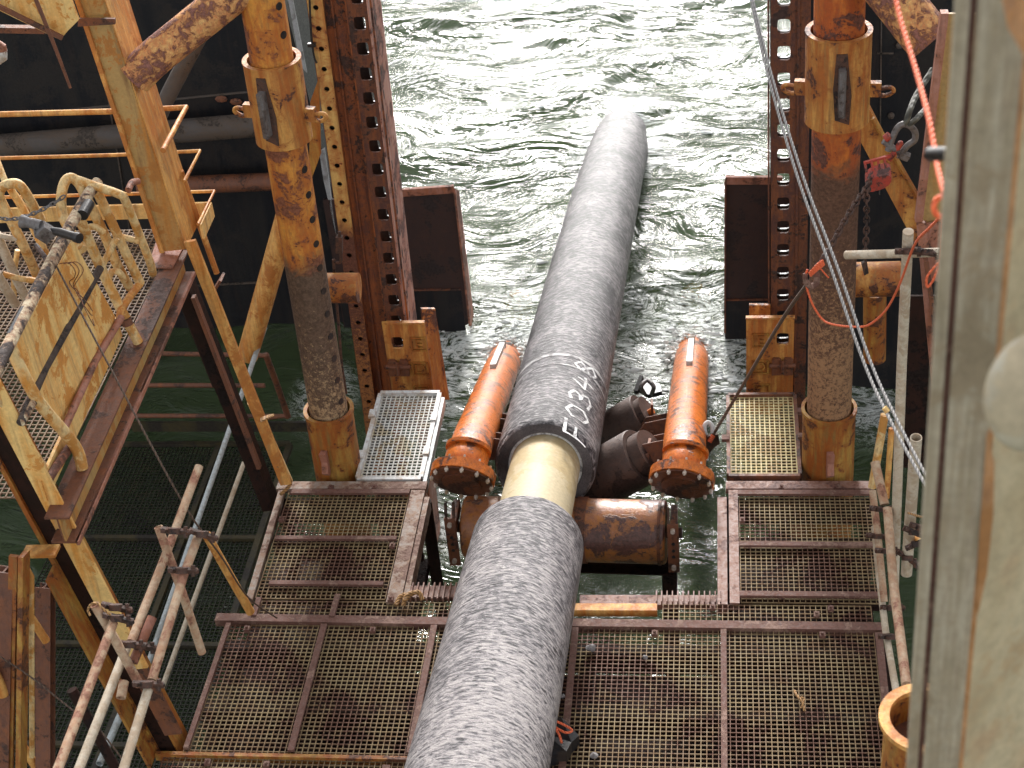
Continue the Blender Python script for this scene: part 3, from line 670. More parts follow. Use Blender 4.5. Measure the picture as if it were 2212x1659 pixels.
# ================================================================ PILES
def pile(label, b, tp, zs_top, zs_low, shaft, r, rs, rl, lugs, holes):
    t = thing('pile', label, 'pile', (b.x, b.y, WZ), 'piles either side of the slot')
    def at(z): k = (z-b.z)/(tp.z-b.z); return b.lerp(tp, k)
    def A(z, ang, R): return at(z)+Vector((math.sin(ang)*R, -math.cos(ang)*R, 0))
    mb = MB(); mb.tube([at(-3.2+i*.25) for i in range(36)], r, 40, wob=.012); sh = part('shaft', mb, M[shaft], t)
    mb = MB(); mb.ring(at(zs_top[0]), at(zs_top[1]), rs, r+.022, 44)
    mb.ring(at(zs_top[1]-.006), at(zs_top[1]+.01), rs+.004, r+.02, 44); mb.ring(at(zs_top[0]-.01), at(zs_top[0]+.004), rs+.001, r+.002, 44); up_ = part('upper_sleeve', mb, M['orange'], t)
    mb = MB(); mb.ring(at(-3.3), at(zs_low), rl, r+.024, 44); mb.ring(at(zs_low-.012), at(zs_low+.012), rl+.01, r+.02, 44); lo = part('lower_sleeve', mb, M['ochre'], t)
    zc = (zs_top[0]+zs_top[1])/2
    mb = MB(); aa = lugs[0]
    n_ = Vector((math.sin(aa), -math.cos(aa), 0))
    mb.slab([A(zc+q[1], aa+q[0], rs+.012) for q in ((-.17, -.22), (.25, -.26), (.3, -.05), (.22, .1), (.15, .25), (-.16, .25), (-.24, 0))], .02, n_)
    part('rust_pad', mb, M['clamp'], up_, smooth=False)
    mb = MB(); mb.prism([(-.022, -.0), (.022, 0), (.022, .07), (.008, .085), (-.022, .07)], A(zc-.17, aa, rs), A(zc+.16, aa, rs), n_)
    part('pad_eye', mb, M['steelgrey'], up_, smooth=False)
    for sg in (1, -1):
        aa = lugs[1]*sg if sg > 0 else -1.75; n_ = Vector((math.sin(aa), -math.cos(aa), 0)); c = A(zc-.1, aa, rs)
        mb = MB(); mb.box(c-n_*.01, c+n_*.07, .05, .1); mb.tube(arc([c+n_*.06, c+n_*.13+Vector((0, 0, .01)), c+n_*.15+Vector((0, 0, -.02)), c+n_*.1+Vector((0, 0, -.05)), c+n_*.05+Vector((0, 0, -.04))], 4), .016, 8)
        part('hook_lug', mb, M['orange'], up_)
    aa = lugs[2]; n_ = Vector((math.sin(aa), -math.cos(aa), 0)); c = A(zs_low-.38, aa, rl); mb = MB()
    mb.slab([c+Vector((0, 0, .12)), c+n_*.07+Vector((0, 0, .13)), c+n_*.045+Vector((0, 0, .03)), c+n_*.075+Vector((0, 0, -.06)), c+n_*.03+Vector((0, 0, -.11)), c+Vector((0, 0, -.08))], .05)
    part('lug', mb, M['rustpink'], lo, smooth=False)
    if holes is not None:
        mb = MB()
        for k in range(22):
            z = 3.95-k*.205
            if zs_top[0]-.02 < z < zs_top[1]+.02: continue
            c = A(z, holes, r-.002); n_ = Vector((math.sin(holes), -math.cos(holes), 0)); mb.mark().cyl(c, c+n_*.006, .028, 12)
        parts('pin_hole', mb, M['black'], sh)
    return t
YP = 10.32
bl, tl = W(735, 1040, y=YP), W(566, 0, y=YP)
pile('left pile with an orange sleeve and dark growth below', bl, tl, (W(600, 296, y=YP).z, W(585, 128, y=YP).z), W(725, 885, y=YP).z, 'shaftL', .15, .2, .19, (-.2, 1.35, -.05), 1.05)
br_, tr = W(1787, 1040, y=YP), W(1814, 0, y=YP)
pile('right pile with an orange sleeve and a red band below it', br_, tr, (W(1807, 255, y=YP).z, W(1811, 66, y=YP).z), W(1788, 882, y=YP).z, 'shaftR', .165, .215, .2, (.05, 1.5, .12), None)

# ================================================================ RACKS
def rack(label, Yr, xa, za, xb, zb, mirror):
    """(xa,za),(xb,zb): two points on the line of square-hole centres; local x measured from it"""
    t = thing('rack_leg', label, 'rack', (xb, Yr, WZ), 'perforated rack legs')
    def fn(x, z, dpt): return Vector((xa+(z-za)*(xb-xa)/(zb-za)+x, Yr+dpt, z))
    return t, fn
YR = 12.0
# left rack
p0, p1 = W(777, 51, y=YR), W(844.6, 604, y=YR); ph = (p0.z-p1.z)/11.0
t, fn = rack('left perforated rack with a yellow strip of round holes', YR, p0.x, p0.z, p1.x, p1.z, 1)
ztop = p0.z+4*ph; sq = [(0, p0.z-i*ph, .047) for i in range(-3, 19)]
mb = MB(); mb.holeplate(fn, -.085, .085, sq[-1][1]-ph/2, ztop, sq, .02, 20, True); part('square_hole_plate', mb, M['rackdark'], t, smooth=False)
mb = MB(); mb.holeplate(lambda x, z, d_: fn(x, z, d_+.15), -.085, .085, sq[-1][1]-ph/2-.06, ztop-.06, [(.045, q[1]-.045, .05) for q in sq], .02, 20, True); part('back_plate', mb, M['black'], t, smooth=False)
r0, r1 = W(688, 62, y=YR), W(783, 767, y=YR); rh = (r0.z-r1.z)/18.0
def fnr(x, z, dpt): return Vector((r0.x+(z-r0.z)*(r1.x-r0.x)/(r1.z-r0.z)+x, YR+dpt, z))
rd = [(0, r0.z-i*rh, .023) for i in range(-6, 27)]
mb = MB(); mb.holeplate(fnr, -.062, .06, rd[-1][1]-rh/2, ztop, rd, .018, 16); part('round_hole_strip', mb, M['rackyellow'], t, smooth=False)
zb_ = -3.4
mb = MB(); a, b = fnr(-.05, zb_, .06), fnr(-.05, ztop, .06); c, d = fnr(.05, ztop, .06), fnr(.05, zb_, .06); mb.slab([a, d, c, b], .01); part('dark_hole_backing', mb, M['black'], t, smooth=False)  # black plate added so the round holes read dark
mb = MB()
def quadcol(mb, f1, x1, f2, x2, d1, d2, th=.012):
    a, b = f1(x1, zb_, d1), f1(x1, ztop, d1); c, d = f2(x2, ztop, d2), f2(x2, zb_, d2)
    mb.slab([a, d, c, b], th)
quadcol(mb, fnr, .06, fn, -.085, .07, .07); part('web', mb, M['rack'], t, smooth=False)
mb = MB(); quadcol(mb, fnr, .058, fnr, .061, .0, .07); quadcol(mb, fn, -.087, fn, -.084, .0, .07); quadcol(mb, fnr, .11, fnr, .125, .05, .05, .03); quadcol(mb, fnr, -.06, fnr, -.055, .02, .3); part('inner_rib', mb, M['rack'], t, smooth=False)
mb = MB(); quadcol(mb, fn, .087, fn, .1, -.01, .42); part('side_flange', mb, M['rackpink'], t, 'pink primed side flange', smooth=False)
mb = MB(); quadcol(mb, fn, .1, fn, .115, -.012, -.008, .01); part('flange_edge', mb, M['rack'], t, smooth=False)
mb = MB(); mb.tube(arc([W(668, -20, y=YR-.03), W(672, 70, y=YR-.03), W(678, 120, y=YR-.03), W(684, 136, y=YR-.03)], 4), .009, 8); mb.box(W(665, 97, y=YR-.03), W(682, 97, y=YR-.03), .03, .03)
solo('hose', mb, M['black'], 'thin black hose clipped to the left rack', 'hose')
# right rack
p0, p1 = W(1693.5, 57, y=YR), W(1691, 637, y=YR); ph2 = (p0.z-p1.z)/11.0
t, fn2 = rack('right perforated rack of dark brown steel without round holes', YR, p0.x, p0.z, p1.x, p1.z, -1)
sq2 = [(0, p0.z-i*ph2, .049) for i in range(-3, 19)]; ztop2 = p0.z+4*ph2; fn, ztop_, = fn2, ztop2
mb = MB(); mb.holeplate(fn2, -.1, .085, sq2[-1][1]-ph2/2, ztop2, sq2, .02, 20, True); part('square_hole_plate', mb, M['rackdark'], t, smooth=False)
mb = MB(); mb.holeplate(lambda x, z, d_: fn2(x, z, d_+.15), -.1, .085, sq2[-1][1]-ph2/2-.05, ztop2-.05, [(.006, q[1]-.045, .052) for q in sq2], .02, 20, True); part('back_plate', mb, M['black'], t, smooth=False)
ztop = ztop2
mb = MB(); quadcol(mb, fn2, .085, fn2, .2, .001, .001, .015); part('side_plate', mb, M['rackdark'], t, smooth=False)
mb = MB(); quadcol(mb, fn2, -.112, fn2, -.1, -.01, .35); quadcol(mb, fn2, .2, fn2, .212, .0, .3); quadcol(mb, fn2, .1, fn2, .12, -.012, -.012, .014); part('side_flange', mb, M['rackdark'], t, smooth=False)

# orange guide shoes at the foot of each rack
def text_mesh(mb, ch, size, o, ux, uz, n, dep=.006):
    cu = bpy.data.curves.new('t', 'FONT'); cu.body = ch; cu.size = size; cu.align_x = 'CENTER'; cu.align_y = 'CENTER'; cu.extrude = dep
    ob = bpy.data.objects.new('t', cu); me_ = bpy.data.meshes.new_from_object(ob)
    vs = [o+ux*v.co.x+uz*v.co.y+n*(v.co.z+dep) for v in me_.vertices]; mb.add(vs, [tuple(p.vertices) for p in me_.polygons])
    bpy.data.objects.remove(ob); bpy.data.curves.remove(cu); bpy.data.meshes.remove(me_)
def shoe(label, Ys, xl, xr, zt, zl, hole, letters, lock, wing, wingy):
    t = thing('guide_shoe', label, 'guide shoe', ((xl+xr)/2, Ys, zl), 'orange guide shoes')
    fs_ = lambda x, z, d_: Vector((x, Ys+d_, z))
    mb = MB(); hx, hz = hole
    mb.holeplate(fs_, hx-.11, hx+.09, zl, zt, [(hx, hz, .052)], .025, 20, True)
    if hx-.11 > xl: mb.box((xl, Ys+.0125, (zl+zt)/2), (hx-.11, Ys+.0125, (zl+zt)/2), .025, zt-zl)
    if hx+.09 < xr: mb.box((hx+.09, Ys+.0125, (zl+zt)/2), (xr, Ys+.0125, (zl+zt)/2), .025, zt-zl)
    mb.box((xl-.004, Ys-.004, zt), (xr+.004, Ys-.004, zt), .04, .02)
    fp = part('front_plate', mb, M['orange'], t, smooth=False)
    for ch, q in letters:
        mb = MB(); c = Vector((q.x, Ys-.004, q.z)); s = .065
        for a_, b_ in (((-s, -s), (s, -s)), ((s, -s), (s, s)), ((s, s), (-s, s)), ((-s, s), (-s, -s))):
            mb.box(c+Vector((a_[0], 0, a_[1])), c+Vector((b_[0], 0, b_[1])), .014, .03, (0, 1, 0))
        text_mesh(mb, ch, .13, c, Vector((1, 0, 0)), Vector((0, 0, 1)), Vector((0, -1, 0)), .009)
        part('embossed_letter', mb, M['ochre'], fp, smooth=False)
    mb = MB(); c = Vector((lock.x, Ys-.03, lock.z))
    for s in (-.05, .05): mb.slab([c+Vector((s-.04, 0, -.08)), c+Vector((s+.04, 0, -.08)), c+Vector((s+.04, 0, .07)), c+Vector((s+.02, 0, .09)), c+Vector((s-.03, 0, .09)), c+Vector((s-.04, 0, .06))], .05, (0, -1, 0))
    mb.cyl(c+Vector((-.11, 0, .02)), c+Vector((.11, 0, .02)), .02, 10); mb.cyl(c+Vector((0, -.02, -.05)), c+Vector((0, -.02, .08)), .014, 10)
    part('lock_block', mb, M['rustbrown'], t, smooth=False)
    mb = MB(); mb.slab(wing, .03); part('side_wing', mb, M['orange'], t, smooth=False)
YS = 11.75
q = lambda px, py: W(px, py, y=YS)
a, b = q(834, 697), q(921, 697); zl = q(860, 900).z
shoe('orange guide shoe stamped E D C at the foot of the left rack', YS, a.x, q(925, 760).x, a.z, zl, (q(858, 741).x, q(858, 741).z),
     [('E', q(905, 742)), ('D', q(908, 795)), ('C', q(911, 845))], q(862, 793), [W(908, 664, y=YS+.25), W(937, 664, y=YS+.32), W(968, 860, y=YS+.32), W(929, 860, y=YS)], .3)
a, b = q(1620, 686), q(1716, 688)
shoe('orange guide shoe stamped E D C at the foot of the right rack', YS, q(1612, 760).x, b.x, a.z, zl, (q(1691, 733).x, q(1691, 733).z),
     [('E', q(1643, 734)), ('D', q(1642, 791)), ('C', q(1645, 842))], q(1690, 790), [W(1618, 655, y=YS+.22), W(1664, 655, y=YS+.22), W(1664, 700, y=YS+.22), W(1619, 700, y=YS+.22)], .3)
mb = MB(); mb.box(W(1667, 585, y=YR-.3), W(1667, 690, y=YR-.3), .03, .03); 

# dark fender plates beyond the racks
def fplate(label, Yf, pts, top, side, zs):
    t = thing('fender_plate', label, 'steel plate', ((pts[0].x+pts[1].x)/2, Yf, WZ), 'dark fender plates beyond the racks')
    mb = MB(); mb.slab(pts, .03, (0, -1, 0)); part('face', mb, M['plate'], t, smooth=False)
    mb = MB(); mb.box(*top, .1, .03, (0, 1, .2)); part('top_flange', mb, M['rustpink'], t, smooth=False)
    mb = MB(); mb.slab(side, .02); part('side_flange', mb, M['rustpink'] if zs else M['rackdark'], t, smooth=False)
    xl_, xr_ = min(p.x for p in pts)+.01, max(p.x for p in pts)-.04
    mb = MB(); mb.box(Vector((xl_, Yf-.01, -1.95)), Vector((xr_, Yf-.01, -1.95)), .02, .02); part('weld_seam', mb, M['rackdark'], t)
    mb = MB(); mb.slab([Vector((xl_, Yf-.004, -1.96)), Vector((xr_, Yf-.004, -1.96)), Vector((xr_, Yf-.004, -3.1)), Vector((xl_, Yf-.004, -3.1))], .003, (0, -1, 0)); part('black_band', mb, M['hull'], t, smooth=False)
YF_ = 15.9
A, B = W(868, 420, y=YF_), W(979, 413, y=YF_); 
fplate('dark brown fender plate leaning beyond the left rack', YF_, [Vector((A.x-.9, YF_, A.z-.05)), B, W(1012, 700, y=YF_), Vector((A.x-.9, YF_, -3.2))][::-1],
       (W(840, 418, y=YF_-.02), W(981, 408, y=YF_-.02)), [W(979, 408, y=YF_-.04), W(988, 412, y=YF_+.2), W(1022, 700, y=YF_+.35), W(1013, 705, y=YF_-.04)], True)
YG = 15.6
A, B = W(1567, 395, y=YG), W(1664, 395, y=YG)
fplate('dark brown fender plate standing beyond the right rack', YG, [A, Vector((B.x+.6, YG, B.z)), Vector((B.x+.6, YG, -3.2)), Vector((A.x-.02, YG, -3.2))],
       (W(1567, 389, y=YG-.02), W(1690, 389, y=YG-.02)), [W(1565, 388, y=YG-.05), W(1565, 390, y=YG+.3), W(1566, 720, y=YG+.3), W(1564, 720, y=YG-.05)], False)

# ================================================================ STINGER TUBES AND ROLLERS
def stinger(label, P, side, lugside):
    t = thing('stinger_tube', label, 'support tube', P[0], 'orange tubes either side of the pipe')
    a = P[0]; d = (P[2]-P[1]).normalized(); L = (P[-1]-a).length
    up_ = Vector((.12, math.cos(rad(24)), math.sin(rad(24)))).normalized()
    body = arc([a, a+up_*.06, a+up_*.16]+[P[1].lerp(P[2], k/6) for k in range(7)]+P[3:], 4)
    mb = MB(); mb.tube(body, [.16+.025*min(1, i/30) for i in range(len(body))], 36, wob=.015); tb = part('tube', mb, M['wetorange'], t)
    d0 = d; d = up_
    mb = MB(); mb.tube([a+d*.24, a+d*.27], .178, 36); mb.tube([a-d*.015, a+d*.065], .25, 44); fl = part('flange', mb, M['wetorange'], t)
    mb = MB(); mb.tube([a-d*.03, a-d*.016], .235, 40); mb.tube([a-d*.05, a-d*.03], .15, 30); part('end_cap', mb, M['endcap'], t)
    u = (Vector((0, 0, 1))-d*d.z).normalized(); v = d.cross(u)
    mb = MB()
    for k in range(12):
        an = 2*PI*k/12+.2; c = a+(u*math.cos(an)+v*math.sin(an))*.232
        mb.mark().cyl(c-d*.06, c+d*.09, .009, 8); mb.cyl(c-d*.05, c-d*.03, .016, 6)
    parts('bolt', mb, M['bolt'], fl)
    d = d0; a = a+Vector((0, 0, .1)); u = (Vector((0, 0, 1))-d*d.z).normalized(); v = d.cross(u)
    mb = MB()
    for s_ in (.7, 1.0, 1.75, 2.05):
        c = a+d*s_; sgn = side
        base = c+v*sgn*.14+u*.03
        mb.mark().slab([base+u*.09, base+v*sgn*.2+u*.05, base+v*sgn*.26-u*.03, base+v*sgn*.2-u*.1, base-u*.1], .016, d)
        mb.box(base+v*sgn*.14-u*.04-d*.06, base+v*sgn*.14-u*.04+d*.06, .03, .05, u)
    parts('gusset', mb, M['rustbrown'], tb, smooth=False)
    b0, b1 = P[1].lerp(P[2], .58)+u*.19, P[1].lerp(P[2], .92)+u*.2; mb = MB(); mb.box(b0, b1, .06, .07, u); mb.box(b1, b1+d*.04, .08, .1, u); part('wear_bar', mb, M['white'], tb, 'pale bar on the tube top', smooth=False)
    return t, a, d, u, v
aL = W(999, 1034, d=12.75)
tL = stinger('orange flanged tube left of the pipe', [aL, W(1021, 955, d=13.35), W(1092, 774, z=WZ-.1), W(1101, 733, z=WZ-.26), W(1118, 655, z=WZ-.42)], 1, 0)
aR = W(1472, 1040, d=12.75)
tR = stinger('orange flanged tube right of the pipe, with a shackled lug', [aR, W(1479, 955, d=13.35), W(1495, 764, z=WZ-.1), W(1498, 722, z=WZ-.26), W(1503, 640, z=WZ-.42)], -1, 0)
# swap gusset sides so they point at the pipe (v direction checked by render)
# lug on right tube
t_, a, d, u, v = tR
lb = W(1497, 950, d=13.6); lt = W(1545, 935, d=13.6)
mb = MB(); mb.slab([W(1486, 962, d=13.45), W(1530, 938, d=13.5), W(1548, 935, d=13.55), W(1552, 955, d=13.6), W(1528, 972, d=13.65), W(1525, 990, d=13.6)], .02)
part('lug', mb, M['clamp'], t_, smooth=False)
# submerged tube frame behind, orange below the surface
# horizontal roller
c0, c1 = W(1005, 1138, z=-.33), W(1440, 1150, z=-.33); ax_ = (c1-c0).normalized()
t = thing('horizontal_roller', 'large rusty roller drum lying across the slot under the pipe', 'roller', (c0+c1)/2)
mb = MB(); mb.tube([c0, c0+ax_*.015, c1-ax_*.015, c1], [.235, .25, .25, .235], 44); dr = part('drum', mb, M['drum'], t)
mb = MB()
for f in (.97,): p = c0.lerp(c1, f); mb.mark().ring(p-ax_*.012, p+ax_*.012, .258, .24, 40)
p = c0.lerp(c1, .595); mb.mark().tube([p-ax_*.05, p+ax_*.03], .262, 40); parts('drum_collar', mb, M['rustbrown'], dr)
mb = MB(); mb.cyl(c0-ax_*.12, c1+ax_*.12, .045, 16); part('axle', mb, M['clamp'], t)
for s_, c in ((-1, c0), (1, c1)):
    mb = MB(); q_ = c+ax_*s_*.06
    mb.box(q_+Vector((0, -.27, .32)), q_+Vector((0, -.27, -.16)), .085, .02, (0, 1, 0)); mb.box(q_+Vector((0, .1, .15)), q_+Vector((0, -.25, .15)), .05, .1)
    br = part('hanger_plate', mb, M['rustbrown'], t, smooth=False)
    mb = MB()
    for dx in (-.03, .03): mb.mark().box(q_+Vector((dx, -.25, .3)), q_+Vector((dx, -.2, .42)), .016, .05, (0, 1, 0))
    parts('hanger_strap', mb, M['clamp'], br, smooth=False)
    mb = MB()
    for dz in (.27, -.1): mb.mark().cyl(q_+Vector((0, -.275, dz)), q_+Vector((0, -.31, dz)), .018, 10)
    parts('bolt', mb, M['bolt'], br)
    mb = MB()
    for dz in (.13, .06, 0): mb.mark().cyl(q_+Vector((0, -.275, dz)), q_+Vector((0, -.285, dz)), .014, 10)
    parts('bolt_hole', mb, M['black'], br)
# cross frame under the roller
mb = MB(); mb.ibeam(c0+Vector((-.05, .2, -.45)), c1+Vector((.05, .2, -.45)), .2, .2); 
for c in (c0, c1): mb.box(c+Vector((0, .25, -.5)), c+Vector((0, .25, -2.6)), .12, .12, (0, 1, 0))
solo('roller_crossbeam', mb, M['darkframe'], 'dark crossbeam in the water under the roller drum', 'beam', None, False)
# tilted side rollers
def side_roller(label, e_out, e_in, r):
    t = thing('side_roller', label, 'roller', (e_out+e_in)/2, 'tilted side rollers cradling the pipe')
    d = (e_out-e_in).normalized()
    mb = MB(); mb.tube([e_in, e_in+d*.02, e_out-d*.015, e_out], [r*.93, r, r, r*.97], 40, hollow=.82); part('sleeve', mb, M['roller'], t)
    mb = MB(); mb.tube([e_out-d*.08, e_out-d*.05], r*.6, 30); mb.cyl(e_in-d*.05, e_out+d*.1, .03, 14); part('hub', mb, M['wetorange'], t)
    mb = MB(); mb.box(e_out+d*.09+Vector((0, 0, -.22)), e_out+d*.09+Vector((0, 0, .1)), .09, .022, d); part('end_bracket', mb, M['rustbrown'], t, smooth=False)
side_roller('nearer dark tilted roller at the right of the pipe', W(1385, 985, z=-.16), W(1272, 1048, z=-.5), .24)
side_roller('farther dark tilted roller at the right of the pipe', W(1391, 898, z=-.75), W(1285, 960, z=-1.05), .215)
# chocks behind rollers (dark wet bracket)
t = thing('deck_shackle', 'dark wet shackle bracket in the splash behind the side rollers', 'bracket', W(1400, 835, z=-1.6))
mb = MB(); mb.slab([W(1378, 838, z=-1.6), W(1400, 822, z=-1.6), W(1425, 828, z=-1.6), W(1430, 845, z=-1.6), W(1400, 852, z=-1.6)], .05, (0, 0, 1)); mb.box(W(1374, 848, z=-1.55), W(1386, 815, z=-1.5), .04, .06)
part('plate', mb, M['black'], t, smooth=False)
mb = MB(); mb.tube(arc([W(1392, 850, z=-1.5), W(1385, 835, z=-1.35), W(1398, 822, z=-1.35), W(1412, 835, z=-1.35), W(1408, 850, z=-1.5)], 4), .022, 10); part('bow', mb, M['steelgrey'], t)

# ================================================================ RUSTY BRACES AND STUB TUBES BEHIND PILES
def member(name, label, cat, mat, a, b, r, group=None, seg=24, **k):
    n = max(1, int((b-a).length/.15)); mb = MB(); mb.tube([a.lerp(b, i/n) for i in range(n+1)], r, seg, **k); return solo(name, mb, M[mat], label, cat, group)
member('diagonal_brace', 'orange tubular brace slanting down behind the left pile into the water', 'brace', 'flange', W(640, 395, y=12.5), W(534, 770, y=12.5), .1, 'diagonal tube braces')
member('stub_tube', 'short rusty cross tube behind the left pile', 'tube', 'orange', W(637, 622, y=10.9), W(775, 622, y=10.9), .12, 'stub tubes behind the piles')
member('stub_tube', 'short rusty cross tube behind the right pile', 'tube', 'orange', W(1815, 605, y=10.95), W(1945, 602, y=10.95), .135, 'stub tubes behind the piles')
member('stub_post', 'dim yellow post hanging below the right stub tube into the water', 'post', 'ochre', W(1890, 630, y=11.2), W(1889, 775, y=11.2), .09)
t = thing('diagonal_brace', 'orange box brace slanting behind the right pile under the shackle', 'brace', W(1990, 500, y=11.6), 'diagonal tube braces')
mb = MB(); mb.box(W(1855, 240, y=11.6), W(1995, 505, y=11.6), .17, .12, (0, -1, 0)); part('beam', mb, M['orange'], t, smooth=False)
mb = MB(); mb.tube([W(1885, 255, y=11.5), W(2008, 470, y=11.5)], .02, 8); part('conduit', mb, M['ochre'], t)
# brackets with pipes between pile and rack (left)
mb = MB(); mb.tube(arc([W(733, 500, y=11), W(737, 560, y=11), W(728, 567, y=11), W(720, 560, y=11)], 4), .013, 8); mb.box(W(733, 510, y=11), W(733, 545, y=11), .05, .05)
mb.tube([W(720, 560, y=11), W(732, 710, y=11), W(738, 790, y=11), W(748, 850, y=11)], .012, 8)
solo('conduit', mb, M['clamp'], 'small bent conduit between the left pile and its rack', 'conduit')
mb = MB(); mb.slab([W(690, 165, y=11.4), W(694, 330, y=11.4), W(668, 400, y=11.4), W(672, 215, y=11.4)], .03); solo('gusset_plate', mb, M['ochre'], 'dull ochre gusset plate between the left pile and its rack', 'plate', None, False)

# ================================================================ LEFT SUPPORT FRAME
t = thing('support_frame', 'big orange and tan beam frame at the left, standing on the deck corners', 'frame', (-3.7, 8.6, 0))
def lean_leg(a, b, w_web, w_fl, up, mats, nm='leg_beam'):
    """H section between a and b: broad web face toward camera, flange on the slot side"""
    d = (b-a).normalized(); yv = Vector((0, 1, 0)); s = d.cross(yv).normalized()
    if s.x < 0: s = -s
    return d, s
def hleg(A_, B_, ww, fd, nm, webm, flm, label=None):
    # web in x-z plane (faces camera), two flanges running in depth
    d = (B_-A_).normalized(); s = d.cross(Vector((0, 1, 0))).normalized(); s = s if s.x > 0 else -s
    y = Vector((0, 1, 0))
    mb = MB(); mb.box(A_, B_, ww, .014, y); p = part(nm+'_web', mb, M[webm], t, label, smooth=False)
    yo = Vector((0, fd*.5, 0)); mb = MB(); mb.box(A_+s*ww/2+yo, B_+s*ww/2+yo, fd, .016, s); q_ = part(nm+'_flange', mb, M[flm], t, smooth=False)
    mb = MB(); mb.box(A_-s*ww/2, B_-s*ww/2, .06, .03, s); part(nm+'_flange', mb, M[flm], t, smooth=False)
# far leg: upper length
N1 = W(376, 540, y=9.95); T1 = W(204, 20, y=9.95); T1 = T1+(T1-N1)*.25
hleg(N1, T1, .17, .38, 'far_leg', 'tanweb', 'flange')
mb = MB(); a = W(345, 510, y=9.93); mb.slab([W(170, 38, y=9.86), W(250, 38, y=9.86), W(250, 50, y=9.86), W(170, 55, y=9.86)], .02); part('stiffener', mb, M['rustbrown'], t, smooth=False)
# face flange running beyond the node down to the deck corner
mb = MB(); a, b = W(410, 520, y=9.9), W(618, 1045, y=9.9); mb.box(a, b, .085, .03, (0, 1, 0)); part('far_leg_lower_flange', mb, M['flange'], t, smooth=False)
mb = MB(); a, b = W(395, 600, y=10.05), W(585, 1090, y=10.05); mb.box(a, b, .1, .16, (0, 1, 0)); part('far_leg_lower_web', mb, M['darkframe'], t, smooth=False)
mb = MB(); a, b = W(418, 640, y=9.96), W(560, 1010, y=9.96); mb.box(a, b, .03, .05, (0, 1, 0)); part('far_leg_lower_rib', mb, M['rustbrown'], t, smooth=False)
# horizontal beam along depth
P0, P1 = W(385, 540, z=2.22), W(122, 1118, z=2.22)
dB = (P1-P0).normalized()
sec = [(-.08, -.2), (.08, -.2), (.08, -.185), (.005, -.185), (.005, -.015), (.075, -.015), (.075, 0), (-.075, 0), (-.075, -.015), (-.005, -.015), (-.005, -.185), (-.08, -.185)]
mb = MB(); mb.prism(sec, P0+dB*(-.0), P1); part('side_beam', mb, M['rustbrown'], t, smooth=False)
mb = MB(); nrm = dB.cross(Vector((0, 0, 1))).normalized()
if nrm.x < 0: nrm = -nrm
mb.box(P0+nrm*.012+Vector((0, 0, -.1)), P1+nrm*.012+Vector((0, 0, -.1)), .012, .165); part('side_beam_web', mb, M['tanweb'], t, smooth=False)
mb = MB(); mb.box(P0+nrm*.08+Vector((0, 0, -.2)), P1+nrm*.08+Vector((0, 0, -.2)), .02, .03); part('side_beam_lip', mb, M['rustpink'], t, smooth=False)
mb = MB(); mb.slab([W(338, 520, z=2.235), W(365, 518, z=2.235), W(402, 522, z=2.235), W(372, 578, z=2.235), W(318, 578, z=2.235)], .01, (0, 0, 1)); part('node_plate', mb, M['rustpink'], t, smooth=False)
# near leg
N2 = W(372, 1640, y=7.3); T2 = W(-20, 905, y=7.3)
hleg(N2, W(42, 1030, y=7.3)+(W(42, 1030, y=7.3)-N2)*.3, .12, .2, 'near_leg', 'darkframe', 'ochre')  # web and flange coloured darker for the shadow on the lower leg
mb = MB(); a, b = W(375, 1585, y=7.18), W(30, 925, y=7.18); a2 = a.lerp(b, .24); mb.box(a2, b+(b-a)*.2, .125, .02, (0, 1, 0)); part('near_leg_face', mb, M['yellow'], t, smooth=False)
mb = MB(); mb.box(a, a2, .12, .02, (0, 1, 0)); part('near_leg_foot', mb, M['rustbrown'], t, 'red brown foot of the near leg', smooth=False)
mb = MB(); a, b = W(330, 1640, y=7.2), W(110, 1235, y=7.2); mb.box(a, b, .02, .16, (0, 1, 0)); part('near_leg_lip', mb, M['ochre'], t, smooth=False)
mb = MB(); mb.box(W(52, 1192, y=7.15), W(125, 1190, y=7.15), .1, .02); part('stiffener', mb, M['flange'], t, smooth=False)
# lower-left columns
mb = MB(); a, b = W(52, 1195, y=6.9), W(45, 1720, y=6.4); mb.box(a, b, .03, .12, (0, 1, 0)); a, b = W(30, 1200, y=6.9), W(18, 1720, y=6.4); mb.box(a, b, .05, .03, (0, 1, 0)); part('column', mb, M['ochre'], t, smooth=False)
mb = MB(); mb.ibeam(W(98, 1265, y=7.6), W(98, 1720, y=7.0), .1, .1, .012, (0, 1, 0)); part('column', mb, M['rustbrown'], t, smooth=False)
mb = MB(); mb.ibeam(W(12, 1230, y=6.9), W(2, 1720, y=6.4), .12, .1, .012, (0, 1, 0)); part('column', mb, M['rustbrown'], t, smooth=False)
mb = MB(); mb.tube([W(60, 1222, y=7.0), W(68, 1245, y=7.0), W(69, 1635, y=6.7)], [.006, .017, .017], 12); part('thin_tube', mb, M['yellow_rail'], t)
mb = MB(); mb.tube([W(44, 1300, y=7.1), W(100, 1385, y=7.1)], .026, 14); part('diagonal_tube', mb, M['flange'], t)
mb = MB(); mb.tube([W(50, 1615, y=7.1), W(82, 1662, y=7.1)], .03, 14); mb.tube([W(-20, 1440, y=6.6), W(8, 1500, y=6.6)], .035, 14); part('diagonal_tube', mb, M['flange'], t)
